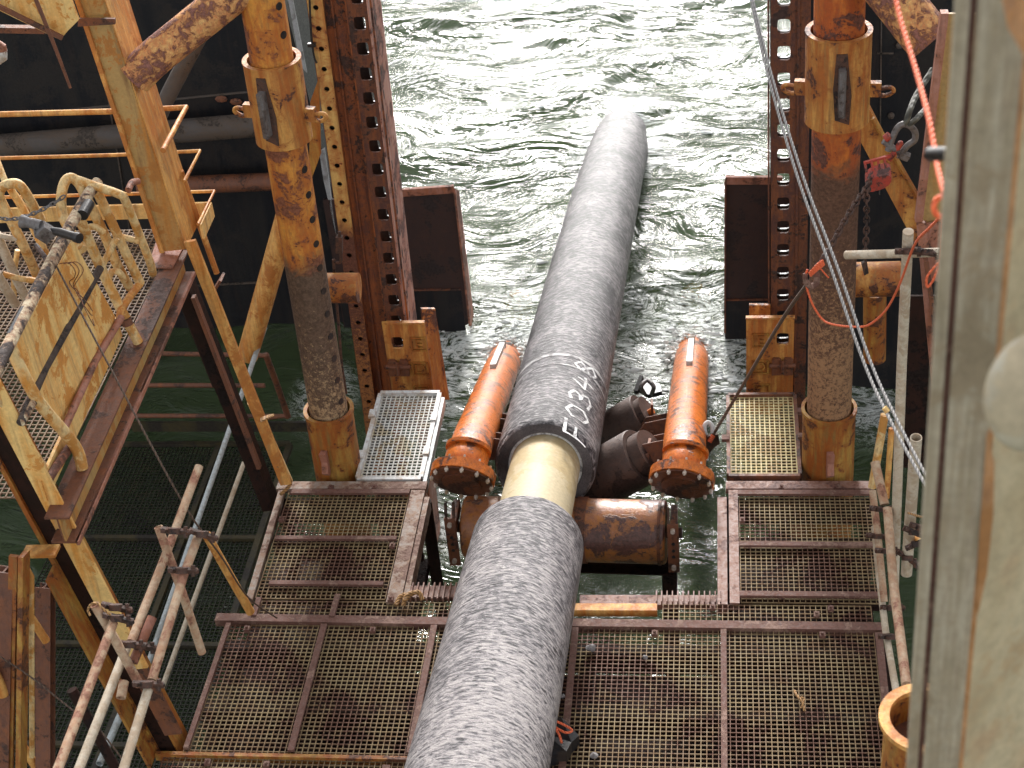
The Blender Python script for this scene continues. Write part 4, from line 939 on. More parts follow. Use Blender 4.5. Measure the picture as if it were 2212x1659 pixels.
# top-left gusset and stub beam
mb = MB(); mb.slab([W(-20, -20, y=9.6), W(150, -20, y=9.6), W(172, 40, y=9.6), W(150, 62, y=9.6), (W(133, 82, y=9.6)), W(-20, 8, y=9.6)], .03); part('gusset', mb, M['yellow'], t, smooth=False)
mb = MB(); mb.box(W(-20, 5, y=9.5), W(135, 82, y=9.5), .03, .02, (0, 1, 0)); mb.mark().box(W(-20, 62, y=9.9), W(100, 64, y=9.9), .05, .04); parts('gusset_lip', mb, M['rustbrown'], t, smooth=False)
mb = MB(); mb.tube([W(72, -15, y=9.3), W(122, 110, y=9.3), W(152, 190, y=9.3)], [.014, .012, .009], 10); solo('hanging_rod', mb, M['rustbrown'], 'rusty rod hanging free in the top left corner', 'rod')
t2 = thing('flood_lamp', 'small white lamp glass at the left photo edge', 'lamp', W(2, 120, y=9.5))
mb = MB(); mb.tube([W(-14, 90, y=9.5), W(2, 104, y=9.5), W(4, 112, y=9.5)], [.03, .04, .035], 14); part('housing', mb, M['rustpink'], t2)
mb = MB(); mb.tube([W(0, 108, y=9.5), W(2, 125, y=9.5), W(-4, 137, y=9.5)], [.045, .04, .015], 14); part('lamp_glass', mb, M['white'], t2)
# big scaly brace tubes
mb = MB(); P = [W(290, 168, y=10.0), W(330, 128, y=10.05), W(420, 55, y=10.15), W(545, -45, y=10.3)]; mb.tube(arc(P, 6), .125, 32, wob=.03); solo('scaly_brace', mb, M['scaly'], 'thick flaking tube brace from the left beam up to the left pile', 'brace', 'thick flaking tube braces')
mb = MB(); P = [W(2012, 92, y=9.9), W(1985, 60, y=9.95), W(1890, -60, y=10.15)]; mb.tube(arc(P, 6), [.15]*13, 32, wob=.03); solo('scaly_brace', mb, M['scaly'], 'thick flaking tube brace in the top right corner', 'brace', 'thick flaking tube braces')
mb = MB(); mb.tube(arc([W(345, 248, y=11.4), W(372, 190, y=11.4), W(462, 20, y=11.4)], 5), .062, 18, wob=.04); solo('grey_sleeve', mb, M['fender'], 'torn grey sleeve hanging behind the flaking brace', 'sleeve')

# ---------------------------------------------------------------- upper platform
t = thing('upper_platform', 'yellow edged grating walkway at the left behind the railings', 'platform', W(200, 600, z=2.2))
a = W(345, 468, z=2.16); x1, y1 = -3.98, 10.45
mb = MB(); mb.grate((-6.6, 7.32, 2.15), (1, 0, 0), (0, 1, 0), 2.58, 3.1, .042, .009, .012); part('mesh_grid', mb, M['grateD'], t, smooth=False)
mb = MB(); mb.box(W(-60, 467, z=2.3), W(458, 452, z=2.3), .02, .12); mb.box(W(458, 452, z=2.3), W(436, 500, z=2.3), .02, .12); part('kick_plate', mb, M['yellow'], t, smooth=False)
mb = MB(); mb.box(W(256, 705, z=2.33), W(92, 1062, z=2.33), .02, .15); part('kick_plate', mb, M['yellow'], t, 'long yellow kick plate above the side beam', smooth=False)
mb = MB(); mb.box(W(480, 598, y=10.6), W(455, 640, y=10.6), .12, .02); part('bracket', mb, M['rustbrown'], t, smooth=False)
t = thing('far_railing', 'thin orange railing along the far edge of the upper walkway', 'railing', W(300, 450, z=2.25))
for i, (za, pts, r) in enumerate(((3.1, [(-80, 249), (235, 241), (402, 232), (352, 325)], .021), (2.7, [(-80, 344), (250, 335), (432, 326), (398, 392)], .014), (2.4, [(-60, 428), (275, 419), (463, 413), (428, 485)], .013))):
    mb = MB(); mb.tube([W(*p, z=za) for p in pts], r, 12); part('rail', mb, M['flange'], t)
mb = MB(); mb.tube([W(390, 369, y=10.3), W(468, 590, y=10.3)], .022, 12); part('post', mb, M['flange'], t)
mb = MB(); mb.tube([W(-15, 325, z=2.9), W(10, 390, z=2.8), W(62, 460, z=2.3)], .024, 12); part('post', mb, M['yellow_rail'], t)
mb = MB(); mb.tube([W(4, 345, z=2.8), W(8, 360, z=2.75)], .014, 10)

# ---------------------------------------------------------------- near guard railing
t = thing('guard_railing', 'heavy yellow tube guard railing with looped posts beside the upper walkway', 'railing', W(250, 690, z=2.24))
def rl(name, pts, r, mat='yellow_rail', label=None, sm=True, seg=16):
    P = [W(p[0], p[1], z=p[2]) for p in pts]
    mb = MB(); mb.tube(arc(P, 5) if sm and len(P) > 2 else P, r*1.08, seg, wob=.03); return part(name, mb, M[mat], t, label)
# top rail, scorched
rl('top_rail', [(211, 394, 3.33), (183, 432, 3.32), (120, 548, 3.3), (60, 665, 3.3), (-25, 830, 3.3)], .034, 'burnt', 'scorched flaking top rail')
mb = MB(); mb.tube([W(192, 440, z=3.325), W(178, 465, z=3.32)], .037, 16); mb.mark().tube([W(55, 672, z=3.3), W(25, 730, z=3.3)], .037, 16); parts('tape_wrap', mb, M['black'], t)
rl('mid_rail', [(216, 580, 2.85), (150, 700, 2.85), (98, 793, 2.85), (45, 913, 2.85)], .024, 'soot', 'soot blackened mid rail', False)
rl('low_rail', [(262, 686, 2.48), (205, 781, 2.48), (137, 930, 2.48)], .022, 'rustpink', 'pink lower rail', False)
rl('looped_post', [(178, 540, 3.1), (140, 478, 3.2), (132, 436, 3.3), (138, 398, 3.38), (152, 384, 3.4), (170, 396, 3.35), (188, 430, 3.25), (225, 505, 2.95), (252, 570, 2.7), (280, 620, 2.4)], .03)
rl('looped_post', [(160, 386, 3.38), (175, 391, 3.37), (215, 405, 3.34), (258, 420, 3.3), (270, 432, 3.24), (296, 495, 2.95), (324, 566, 2.6), (330, 590, 2.4)], .026)
rl('post', [(207, 408, 3.3), (240, 477, 3.05), (275, 554, 2.75), (303, 612, 2.5)], .029)
rl('low_rail', [(303, 612, 2.5), (266, 662, 2.5), (258, 690, 2.45)], .024, 'flange')
rl('post', [(172, 470, 3.25), (212, 566, 2.85), (258, 662, 2.5), (299, 740, 2.22)], .031)
mb = MB(); mb.tube([W(272, 690, z=2.42), W(277, 702, z=2.38)], .037, 16); part('weld_collar', mb, M['rustbrown'], t)
rl('rung', [(190, 492, 3.1), (205, 490, 3.1), (224, 502, 3.05)], .02); rl('rung', [(258, 510, 2.9), (300, 521, 2.85)], .019)
rl('rung', [(222, 572, 2.8), (252, 514, 2.95)], .02); rl('rung', [(234, 600, 2.65), (243, 587, 2.7), (258, 589, 2.7), (268, 604, 2.6)], .021)
rl('rung', [(277, 411, 3.3), (285, 395, 3.3), (297, 392, 3.25)], .02, 'rustpink')
# lower (nearer) posts
rl('post', [(20, 744, 3.25), (80, 862, 2.85), (160, 960, 2.4), (178, 1012, 2.22)], .033); rl('post', [(-20, 830, 3.1), (45, 935, 2.7), (110, 1036, 2.3)], .024)
rl('low_rail', [(158, 955, 2.36), (120, 1010, 2.36), (105, 1035, 2.36)], .026, 'rustpink')
rl('low_rail', [(45, 913, 2.85), (80, 855, 2.85)], .022, 'burnt')
# left loops
rl('looped_post', [(82, 600, 2.4), (48, 525, 2.8), (5, 440, 3.1), (-2, 418, 3.2), (6, 404, 3.25), (22, 397, 3.28), (40, 399, 3.28), (56, 418, 3.2), (72, 445, 3.05), (88, 474, 2.9)], .031)
rl('post', [(20, 404, 3.2), (60, 470, 2.9), (105, 560, 2.5)], .024); rl('post', [(-8, 505, 2.9), (25, 580, 2.6), (57, 645, 2.3)], .031, 'scaffw'); rl('post', [(-8, 590, 2.8), (34, 658, 2.5)], .03, 'scaffw')
rl('rung', [(-5, 508, 2.9), (36, 516, 2.85)], .017, 'scaffw'); rl('rung', [(6, 592, 2.7), (40, 601, 2.65), (78, 607, 2.6)], .019)
rl('post', [(38, 540, 2.7), (30, 600, 2.5), (32, 655, 2.3)], .017)
# yellow side panel
mb = MB(); pts = [W(152, 522, z=3.22), W(160, 524, z=3.2), W(247, 682, z=2.5), W(246, 700, z=2.47), W(140, 915, z=2.45), W(126, 918, z=2.47), W(28, 752, z=3.2)]
mb.slab(pts, .008); part('side_panel', mb, M['yellow'], t, 'streaked yellow sheet panel on the railing', smooth=False)
mb = MB(); mb.box(W(252, 690, z=2.46), W(138, 920, z=2.44), .02, .01); part('panel_lip', mb, M['rustbrown'], t, smooth=False)
mb = MB(); mb.tube([W(115, 633, z=3.02), W(145, 690, z=2.85), W(158, 702, z=2.8)], .006, 6); part('bent_wire', mb, M['steelgrey'], t)
# lantern unit on the rail
t = thing('signal_lantern', 'dark grey twin-ended lantern tied to the scorched top rail', 'lantern', W(95, 505, z=3.4))
mb = MB(); a = W(92, 500, z=3.42); mb.box(W(84, 494, z=3.45), W(110, 510, z=3.38), .075, .09, (.3, 0, 1)); part('body', mb, M['steelgrey'], t, smooth=False)
mb = MB(); mb.tube([W(80, 492, z=3.45), W(66, 482, z=3.47), W(46, 478, z=3.48)], [.02, .028, .042], 18, hollow=.75); part('lens', mb, M['steelgrey'], t)
mb = MB(); mb.tube([W(112, 498, z=3.42), W(130, 502, z=3.42), W(170, 514, z=3.4)], [.022, .027, .027], 16); mb.tube([W(163, 512, z=3.4), W(172, 515, z=3.4)], .032, 16); part('handle', mb, M['black'], t)
mb = MB(); mb.tube(arc([W(78, 530, z=3.3), W(100, 560, z=3.3), W(104, 582, z=3.3)], 4), .016, 8); part('bracket', mb, M['clamp'], t)
def chain(mb, pts, pitch=.035, r=.007, wd=.013):
    P = arc(pts, 24); L = [0]
    for a, b in zip(P, P[1:]): L.append(L[-1]+(b-a).length)
    s = 0; k = 0; j = 0
    while s < L[-1]-pitch:
        while L[j+1] < s: j += 1
        p = P[j].lerp(P[j+1], (s-L[j])/max(1e-6, L[j+1]-L[j])); d = (P[j+1]-P[j]).normalized()
        sd_ = d.cross(Vector((0, 0, 1)) if abs(d.z) < .9 else Vector((0, 1, 0))).normalized(); un = sd_.cross(d)
        q = sd_ if k % 2 else un
        ring = [p+d*math.cos(2*PI*i/10)*pitch*.72+q*math.sin(2*PI*i/10)*wd for i in range(11)]
        mb.tube(ring, r, 6, caps=False); s += pitch; k += 1
mb = MB(); chain(mb, [W(-10, 470, z=3.3), W(30, 473, z=3.3), W(80, 458, z=3.35), W(133, 428, z=3.42), W(136, 415, z=3.45)], .035, .005, .011); solo('safety_chain', mb, M['steelgrey'], 'pale safety chain hooked between the railing loops', 'chain')
# wires
def wire(label, pts, r, mat, name='wire', cat='wire', n=8, group=None):
    mb = MB(); mb.tube(arc(pts, n), r, 8); return solo(name, mb, M[mat], label, cat, group)
wire('long thin rusty wire running from the railing down to the deck corner', [W(118, 568, z=3.25), W(232, 783, z=2.9), W(392, 1081, z=2.25), W(475, 1198, z=1.6), W(536, 1290, z=.7), W(598, 1335, z=.1)], .006, 'wirebrown')
wire('thin wire sagging across the bottom left corner', [W(-10, 1412, y=6.6), W(70, 1465, y=6.6), W(161, 1537, y=6.5), W(203, 1562, y=6.4), W(290, 1675, y=6.3)], .005, 'wirebrown')
mb = MB()
for k in range(3):
    o = k*9
    mb.tube(arc([W(128+o, 570, z=3.25), W(148+o, 568-k, z=3.25), W(162+o, 585, z=3.2), W(160, 600+o, z=3.1), W(150+o, 610+o, z=3.05), W(165+o, 630+o*2, z=3.0), W(185+o, 650+o*3, z=2.9), W(200, 672+o, z=2.8)], 4), .003, 6)
solo('wire_tangle', mb, M['rustbrown'], 'tangle of rusty tie wire on the yellow panel', 'wire')

# ================================================================ LOW WALKWAY IN THE WATER
LZ = -2.3
t = thing('low_walkway', 'algae covered grating walkway at water level on the left', 'walkway', W(420, 1200, z=LZ))
xl, xr = -6.6, W(628, 960, z=LZ).x
mb = MB(); y0_, y1_ = 7.5, W(450, 965, z=LZ).y
mb.grate((xl, y0_, LZ), (1, 0, 0), (0, 1, 0), xr-xl, y1_-y0_, .045, .009, .014); part('mesh_grid', mb, M['grateG'], t, smooth=False)
mb = MB()
for py in (920, 960, 1165, 1398, 1620):
    a, b = W(150, py+8, z=LZ+.01), W(632, py, z=LZ+.01); b.x = min(b.x, xr); mb.box(Vector((xl, b.y, LZ+.015)), b+Vector((0, 0, .005)), .05 if py > 930 else .03, .05)
mb.box((xr, y0_, LZ+.015), (xr, y1_, LZ+.015), .06, .06); mb.box((-5.3, y0_, LZ+.01), (-5.3, y1_, LZ+.01), .05, .05)
part('frame_bar', mb, M['algae'], t, smooth=False)
t = thing('low_railing', 'rusty railing round the far end of the low walkway', 'railing', W(450, 900, z=LZ))
ZR = -1.3
for (pa, pb), z_ in ((((300, 763), (577, 768)), -.95), (((290, 832), (572, 833)), -1.45), (((262, 898), (622, 899)), -1.95)):
    mb = MB(); mb.tube([W(*pa, z=z_), W(*pb, z=z_)], .024, 10); part('rail', mb, M['rustbrown'], t)
mb = MB(); mb.tube([W(574, 766, z=-.95), W(598, 830, z=-1.45), W(622, 900, z=-1.95)], .032, 10); mb.tube([W(620, 898, z=-1.95), W(566, 905, z=-1.95)], .02, 10); part('post', mb, M['rustbrown'], t)
mb = MB(); a = W(280, 930, z=-2.15); mb.box(W(285, 921, z=-2.1), W(672, 921, z=-2.1), .03, .12); part('kick_plate', mb, M['algae'], t, smooth=False)
member('hidden_diagonal', 'dim rusty beam seen behind the far leg under the walkway', 'beam', 'darkframe', W(395, 640, y=11.2), W(470, 830, y=11.2), .05)

# ================================================================ LEFT SCAFFOLD
member('long_tube', 'long galvanised tube slanting up from the low walkway, the brighter one', 'tube', 'galv', W(572, 708, z=-.3), W(297, 1500, z=-1.3), .024, 'long grey tubes over the low walkway', 14)
member('long_tube', 'duller grey tube slanting beside the brighter galvanised one', 'tube', 'scaffw', W(527, 1000, z=-1.0), W(345, 1500, z=-1.6), .022, 'long grey tubes over the low walkway', 14)
member('long_tube', 'short grey tube end low in the bottom left between the scaffold tubes', 'tube', 'galv', W(262, 1540, z=-1.6), W(215, 1650, z=-1.6), .03, 'long grey tubes over the low walkway', 14, hollow=.8)
t = thing('tube_scaffold', 'clamped scaffold tubes sticking up beside the near left grating', 'scaffold', W(300, 1450, d=9))
def sc(pts, r=.0245, mat='scaff', nm='tube', hol=None):
    P = [W(p[0], p[1], d=p[2]) for p in pts]; mb = MB(); n = 8; Q = []
    for a, b in zip(P, P[1:]): Q += [a.lerp(b, i/n) for i in range(n)]
    Q.append(P[-1]); mb.tube(Q, r, 16, hollow=hol); return part(nm, mb, M[mat], t)
def cl(px, py, d, nm='clamp', ang=0, s=1):
    c = W(px, py, d=d); mb = MB(); a = RT*math.cos(ang)+DN*math.sin(ang)
    mb.tube([c-DN*.016*s, c+DN*.016*s], .036*s, 14); mb.box(c-a*.075*s, c+a*.075*s, .022, .03*s); mb.cyl(c+a*.06*s-DN*.03, c+a*.06*s+DN*.03, .012, 8); mb.cyl(c-a*.055*s-_f*.04, c-a*.055*s+_f*.02, .012, 8); mb.sphere(c+a*.075*s, .02, 6)
    part(nm, mb, M['clamp'], t)
sc([(430, 1008, 9.6), (352, 1215, 9.2), (283, 1387, 8.8)]); sc([(274, 1398, 8.9), (165, 1675, 8.2)], mat='scaffw')
sc([(429, 1156, 9.2), (397, 1242, 9.0), (328, 1470, 8.6)]); sc([(320, 1490, 8.55), (261, 1680, 8.2)], mat='scaffw')
sc([(245, 1345, 8.6), (118, 1680, 7.9)])
sc([(342, 1138, 9.2), (394, 1281, 9.3), (436, 1409, 9.6)], hol=.8); sc([(204, 1306, 8.6), (232, 1352, 8.65), (302, 1480, 8.8)], hol=.8)
sc([(329, 1333, 8.9), (287, 1432, 8.8)], .026, 'rustpink'); sc([(268, 1472, 8.9), (261, 1508, 8.85)], .026, hol=.8)
sc([(155, 1490, 8.8), (250, 1660, 9.0)], .028, 'darkframe')
for q_ in ((377, 1147, 9.12, .1), (393, 1232, 9.0, .05), (250, 1312, 8.65, .2), (253, 1335, 8.6, .25), (280, 1392, 8.75, .1), (305, 1396, 8.8, .15), (318, 1478, 8.55, .05), (437, 1154, 9.15, .3)): cl(q_[0], q_[1], q_[2], ang=q_[3])
mb = MB(); mb.tube(arc([W(195, 1330, d=8.55), W(190, 1318, d=8.55), W(197, 1305, d=8.5), W(210, 1303, d=8.5), W(222, 1315, d=8.5), W(238, 1328, d=8.55)], 5), .006, 8); part('wire_loop', mb, M['ropeY'], t)
member('yellow_prop', 'orange yellow prop tube standing on the left deck corner', 'prop', 'flange', W(446, 1155, z=1.0), W(541, 1322, z=.1), .032, 'props at the left deck edge', 16)
member('yellow_prop', 'yellow flaking prop tube with tied rope at the far left deck corner', 'prop', 'yellow_rail', W(545, 868, z=.9), W(622, 1040, z=.05), .04, 'props at the left deck edge', 16)
mb = MB()
for k in range(3): mb.tube(arc([W(563, 905+k*3, z=.85), W(575, 900+k*2, z=.85), W(590, 896+k, z=.8)], 4), .009, 8)
mb.tube(arc([W(595, 1000, z=.3), W(618, 1030, z=.15), W(628, 1045, z=.08), W(606, 1068, z=.08)], 4), .014, 8); mb.tube(arc([W(590, 975, z=.4), W(602, 985, z=.35), W(600, 1010, z=.3)], 4), .01, 8)
solo('lashing_rope', mb, M['ropeY'], 'frayed rope lashed round the yellow prop at the far left deck corner', 'rope')
# rope knot, stones, bag on deck
mb = MB()
mb.tube(arc([dk(856, 1312)+Vector((0, 0, .02)), dk(866, 1298)+Vector((0, 0, .04)), dk(880, 1296)+Vector((0, 0, .05)), dk(876, 1310)+Vector((0, 0, .06)), dk(888, 1296)+Vector((0, 0, .05)), dk(905, 1288)+Vector((0, 0, .04)), dk(913, 1296)+Vector((0, 0, .0))], 5), .017, 10)
mb.tube(arc([dk(872, 1315)+Vector((0, 0, .03)), dk(880, 1302)+Vector((0, 0, .07)), dk(893, 1293)+Vector((0, 0, .06))], 5), .015, 10)
solo('rope_knot', mb, M['ropeY'], 'yellow rope knotted over the slot edge left of the pipe', 'rope')
M['stone'] = steel('grey stone', (.2, .18, .18), (.3, .28, .27), (.12, .11, .11), 5, .4, .5, (1, 1, 1), .8)
for lab, px, py, r in (('grey stone on the near right grating beside the pipe, the largest', 1276, 1403, .035), ('small pale stone left of the middle bar on the near right grating', 1394, 1423, .02), ('small stone between the pipe and the first bar on the right grating', 1216, 1507, .018), ('pale stone at the bottom edge on the right grating', 1283, 1636, .028)):
    mb = MB(); mb.sphere(dk(px, py)+Vector((0, 0, .015)), r, 10, (1, .9, .7), .5); solo('stone', mb, M['stone'], lab, 'stone', 'stones on the near right grating')
t = thing('rubber_bag', 'black rubber bag tied with orange cord tucked beside the pipe', 'bag', dk(1210, 1620))
bp = [(1192, 1566), (1215, 1575), (1252, 1604), (1236, 1622), (1226, 1650), (1185, 1652), (1180, 1600)]
mb = MB(); mb.slab([dk(*q_)+Vector((0, 0, .09+.03*math.sin(i*2))) for i, q_ in enumerate(bp)], .1, (0, 0, 1)); bg_ = part('body', mb, M['black'], t, smooth=False)
mb = MB(); mb.tube(arc([dk(1180, 1585)+Vector((0, 0, .13)), dk(1205, 1590)+Vector((0, 0, .14)), dk(1238, 1606)+Vector((0, 0, .13)), dk(1225, 1612)+Vector((0, 0, .13)), dk(1205, 1602)+Vector((0, 0, .13)), dk(1198, 1596)+Vector((0, 0, .13)), dk(1210, 1615)+Vector((0, 0, .13)), dk(1216, 1632)+Vector((0, 0, .12))], 5), .008, 8)
part('cord', mb, M['ropeO'], t)
mb = MB(); mb.tube(arc([dk(1716, 1492), dk(1722, 1508)+Vector((0, 0, .02)), dk(1732, 1520)+Vector((0, 0, .02)), dk(1738, 1536)], 4), .009, 8); mb.tube(arc([dk(1728, 1512)+Vector((0, 0, .02)), dk(1737, 1514)+Vector((0, 0, .02)), dk(1730, 1530)], 4), .007, 8)
solo('rope_scrap', mb, M['ropeY'], 'scrap of pale cord lying on the near right grating', 'rope')

# ================================================================ RIGHT SIDE
t = thing('tube_scaffold', 'pale clamped scaffold tubes at the right deck edge, with a cross of two tubes', 'scaffold', W(1940, 1100, d=11))
sc([(1962, 500, 9.4), (1948, 783, 10.2), (1935, 1158, 11.0), (1930, 1310, 11.2)], .031, 'scaffw'); sc([(1828, 551, 9.9), (1940, 548, 9.6), (2030, 545, 9.4)], .026, 'scaffw')
sc([(1979, 945, 10.0), (1965, 1140, 10.6), (1958, 1240, 10.8)], .036, 'scaffw', hol=.82)
sc([(1890, 998, 11.0), (1911, 1090, 10.9)], .03); sc([(1917, 1098, 10.85), (1930, 1260, 10.6), (1958, 1480, 9.8)], .03)
sc([(1885, 1060, 11.2), (1897, 1160, 11.1), (1910, 1300, 11.0)], .024); sc([(1889, 1137, 11.3), (1899, 1245, 11.2), (1913, 1362, 10.9), (1937, 1500, 10.4)], .023, 'scaffw')
sc([(1911, 896, 11.2), (1884, 1052, 11.5)], .028, 'yellow_rail'); sc([(1926, 925, 11.3), (1915, 1075, 11.5)], .02, 'flange')
sc([(1978, 1165, 10.7), (2010, 1180, 10.4)], .03, 'yellow_rail')
for q_ in ((1962, 543, 9.45, 0), (2002, 545, 9.4, .2), (1903, 1100, 10.9, .1), (1895, 1158, 11.1, .1), (1915, 1190, 10.9, .05), (1975, 1150, 10.5, .4), (1980, 1175, 10.5, -.4), (1926, 1313, 11.0, .02), (1922, 1375, 10.8, .03), (1990, 1140, 10.4, .3), (1960, 1205, 10.7, .6), (2005, 1228, 10.3, .2)): cl(q_[0], q_[1], q_[2], ang=q_[3])
mb = MB(); mb.tube(arc([W(1962, 1108, d=10.3), W(1980, 1114, d=10.2), W(1995, 1116, d=10.1), W(2005, 1106, d=10.0)], 4), .007, 8); part('wire_loop', mb, M['ropeY'], t)
# right post and beam
t = thing('beam_bracket', 'tan and rusty beam frame behind the foreground post on the right', 'frame', W(2000, 700, y=9.3))
mb = MB(); mb.slab([W(2040, 30, y=9.35), W(2110, 30, y=9.35), W(2110, 165, y=9.35), W(2110, 560, y=9.35), W(1996, 560, y=9.35), W(1990, 480, y=9.35), W(2034, 160, y=9.35)], .02, (0, -1, 0)); part('web', mb, M['tanweb'], t, smooth=False)
mb = MB(); mb.box(W(2040, 25, y=9.3), W(1984, 475, y=9.3), .045, .06, (0, 1, 0)); part('flange', mb, M['rustpink'], t, smooth=False)
mb = MB(); mb.box(W(1990, 480, y=9.28), W(2022, 830, y=9.28), .06, .03, (0, 1, 0)); mb.slab([W(1988, 486, y=9.3), W(2040, 480, y=9.3), W(2050, 620, y=9.3), W(2006, 600, y=9.3)], .02, (0, -1, 0)); part('lower_flange', mb, M['rustpink'], t, smooth=False)
mb = MB(); mb.slab([W(1962, 640, y=9.6), W(2040, 640, y=9.6), W(2030, 1010, y=9.6), W(1950, 1010, y=9.6)], .02, (0, -1, 0)); part('back_plate', mb, M['darkframe'], t, smooth=False)
mb = MB(); mb.box(W(2000, 560, y=9.2), W(2036, 830, y=9.2), .03, .06, (0, 1, 0)); part('brace', mb, M['rustbrown'], t, smooth=False)
# foreground post
YQ = 2.45
E0 = [(2064, -30), (2041, 415), (2012, 783), (1987, 1198), (1955, 1720)]
Lp, Lb = W(2066, -30, y=YQ), W(1956, 1700, y=YQ)
t = thing('foreground_post', 'weathered grey brown steel post close to the viewer at the right edge', 'post', (Lb.x, YQ, Lb.z-.6))
def vcol(x0, x1, d0, d1, th):
    mb = MB(); a = Lp+(Lp-Lb)*.15; b = Lb+(Lb-Lp)*.3
    mb.slab([b+Vector((x0, d0, 0)), b+Vector((x1, d1, 0)), a+Vector((x1, d1, 0)), a+Vector((x0, d0, 0))], th); return mb
part('lip', vcol(0, .022, 0, 0, .012), M['post'], t, smooth=False)
part('groove', vcol(.022, .034, .012, .012, .01), M['rustdeck'], t, smooth=False)
part('face', vcol(.034, .106, .004, -.004, .012), M['post'], t, smooth=False)
part('rust_seam', vcol(.106, .115, -.003, -.006, .01), M['rustline'], t, smooth=False)
part('side_face', vcol(.115, .5, -.006, .25, .012), M['wall'], t, smooth=False)
M['boss'] = steel('pale worn boss', (.6, .55, .44), (.55, .47, .33), (.42, .3, .18), .8, .2, .5, (1, 1, 1), .85, .05)
mb = MB(); mb.sphere(W(2232, 850, d=2.66), .085, 40, (.9, .5, 1.35)); part('pale_boss', mb, M['boss'], t, 'pale rounded boss on the side face')
mb = MB(); mb.slab([W(2132, 930, y=YQ-.012), W(2148, 1000, y=YQ-.012), W(2146, 1110, y=YQ-.012), W(2132, 1240, y=YQ-.012), W(2112, 1330, y=YQ-.012), W(2114, 1180, y=YQ-.012), W(2124, 1050, y=YQ-.012)], .003, (0, -1, 0)); part('rust_patch', mb, M['rustline'], t, smooth=False)
mb = MB(); mb.slab([W(2185, -30, d=2.35), W(2230, -30, d=2.3), W(2240, 120, d=2.3), W(2205, 60, d=2.33)], .02); part('rusty_corner_plate', mb, M['rustline'], t, smooth=False)
mb = MB(); mb.cyl(W(2010, 333, d=3.4), W(2060, 331, d=3.3), .0145, 20); mb.cyl(W(2009, 333, d=3.4), W(2013, 333, d=3.4), .0165, 20); solo('black_spigot', mb, M['black'], 'black round spigot sticking out of the foreground post', 'spigot')
# orange rope, cord
wire('thick orange rope hanging past the black spigot at the upper right', [W(1925, -60, d=4.6), W(1942, 30, d=4.5), W(1978, 150, d=4.3), W(2005, 250, d=4.1), W(2018, 318, d=4.0), W(2027, 370, d=3.9), W(2040, 420, d=3.8)], .0068, 'ropeO', 'rope', 'rope')
wire('orange rope loop beside the foreground post', [W(2036, 424, d=3.8), W(2024, 430, d=3.8), W(2017, 446, d=3.8), W(2022, 462, d=3.8), W(2036, 472, d=3.8)], .0068, 'ropeO', 'rope', 'rope')
wire('thin orange cord sagging from the hook to the foreground post', [W(1744, 582, y=8.9), W(1740, 605, y=8.9), W(1752, 650, y=8.9), W(1775, 688, y=8.9), W(1800, 701, y=8.8), W(1850, 706, y=8.6), W(1880, 700, y=8.5), W(1915, 668, y=8.3), W(1945, 610, y=8), W(1975, 530, y=7.6), W(2010, 490, y=7.2), W(2060, 440, y=6.8)], .007, 'ropeO', 'cord', 'cord')
wire('orange cord looping out from behind the foreground post', [W(2035, 470, y=6), W(2030, 560, y=6), W(2018, 600, y=6), W(2004, 620, y=6), W(2002, 600, y=6), W(2016, 580, y=6), W(2035, 560, y=6)], .005, 'ropeO', 'cord', 'cord')
# steel wire ropes
for lab, o in (('left one of two steel wire ropes running down the right side', 0), ('right one of two steel wire ropes running down the right side', 15)):
    wire(lab, [W(1618+o*.2, -20, d=9.0), W(1659+o*.5, 162, d=8.8), W(1722+o*.8, 380, d=8.5), W(1795+o, 580, d=8.2), W(1866+o, 783, d=7.9), W(1925+o, 912, d=7.6), W(2000+o*.8, 1050, d=7.3)], .0075, 'wire', 'wire_rope', 'wire rope', 8, 'steel wire ropes')
mb = MB(); mb.box(W(1910, 880, d=7.6), W(1918, 890, d=7.6), .025, .012); solo('yellow_tag', mb, M['yellow'], 'small yellow tag between the two steel wire ropes', 'tag', None, False)
# shackle, hoist, chains, hook
YH = 9.6
t = thing('bow_shackle', 'large grey bow shackle above the red chain hoist', 'shackle', W(1945, 320, y=YH))
mb = MB(); mb.tube(arc([W(1918, 325, y=YH), W(1928, 298, y=YH), W(1940, 275, y=YH), W(1957, 268, y=YH), W(1975, 282, y=YH), W(1976, 302, y=YH), W(1960, 315, y=YH), W(1945, 335, y=YH)], 5), .021, 12); part('bow', mb, M['steelgrey'], t)
mb = MB(); mb.tube([W(1912, 300, y=YH), W(1922, 292, y=YH)], .026, 12); part('paint_band', mb, M['red'], t)
mb = MB(); mb.cyl(W(1908, 305, y=YH), W(1962, 342, y=YH), .02, 12); mb.cyl(W(1943, 332, y=YH), W(1962, 340, y=YH), .034, 6); part('pin', mb, M['steelgrey'], t)
wire('grey sling from the bow shackle up behind the right beam', [W(1956, 270, y=YH), W(1965, 240, y=YH), W(1980, 205, y=9.8), W(2015, 150, y=10)], .02, 'web', 'sling', 'sling', 6, 'slings on the bow shackle')
wire('second grey sling leg right of the first, on the bow shackle', [W(1960, 272, y=YH), W(1978, 258, y=YH), W(1995, 240, y=9.8), W(2030, 205, y=10)], .018, 'web', 'sling', 'sling', 6, 'slings on the bow shackle')
t = thing('chain_hoist', 'red chain hoist hanging from the bow shackle beside the right pile', 'hoist', W(1895, 365, y=YH))
mb = MB(); a, b = W(1870, 378, y=YH), W(1922, 362, y=YH); u = (b-a).normalized()
body = []
for k in range(20):
    an = 2*PI*k/20; body.append((a+b)/2+u*(.085*math.copysign(abs(math.cos(an))**.7, math.cos(an)))+Vector((0, 0, 1))*.05*math.sin(an))
mb.slab(body, -.1, (0, -1, -.4)); part('body', mb, M['red'], t, smooth=False)
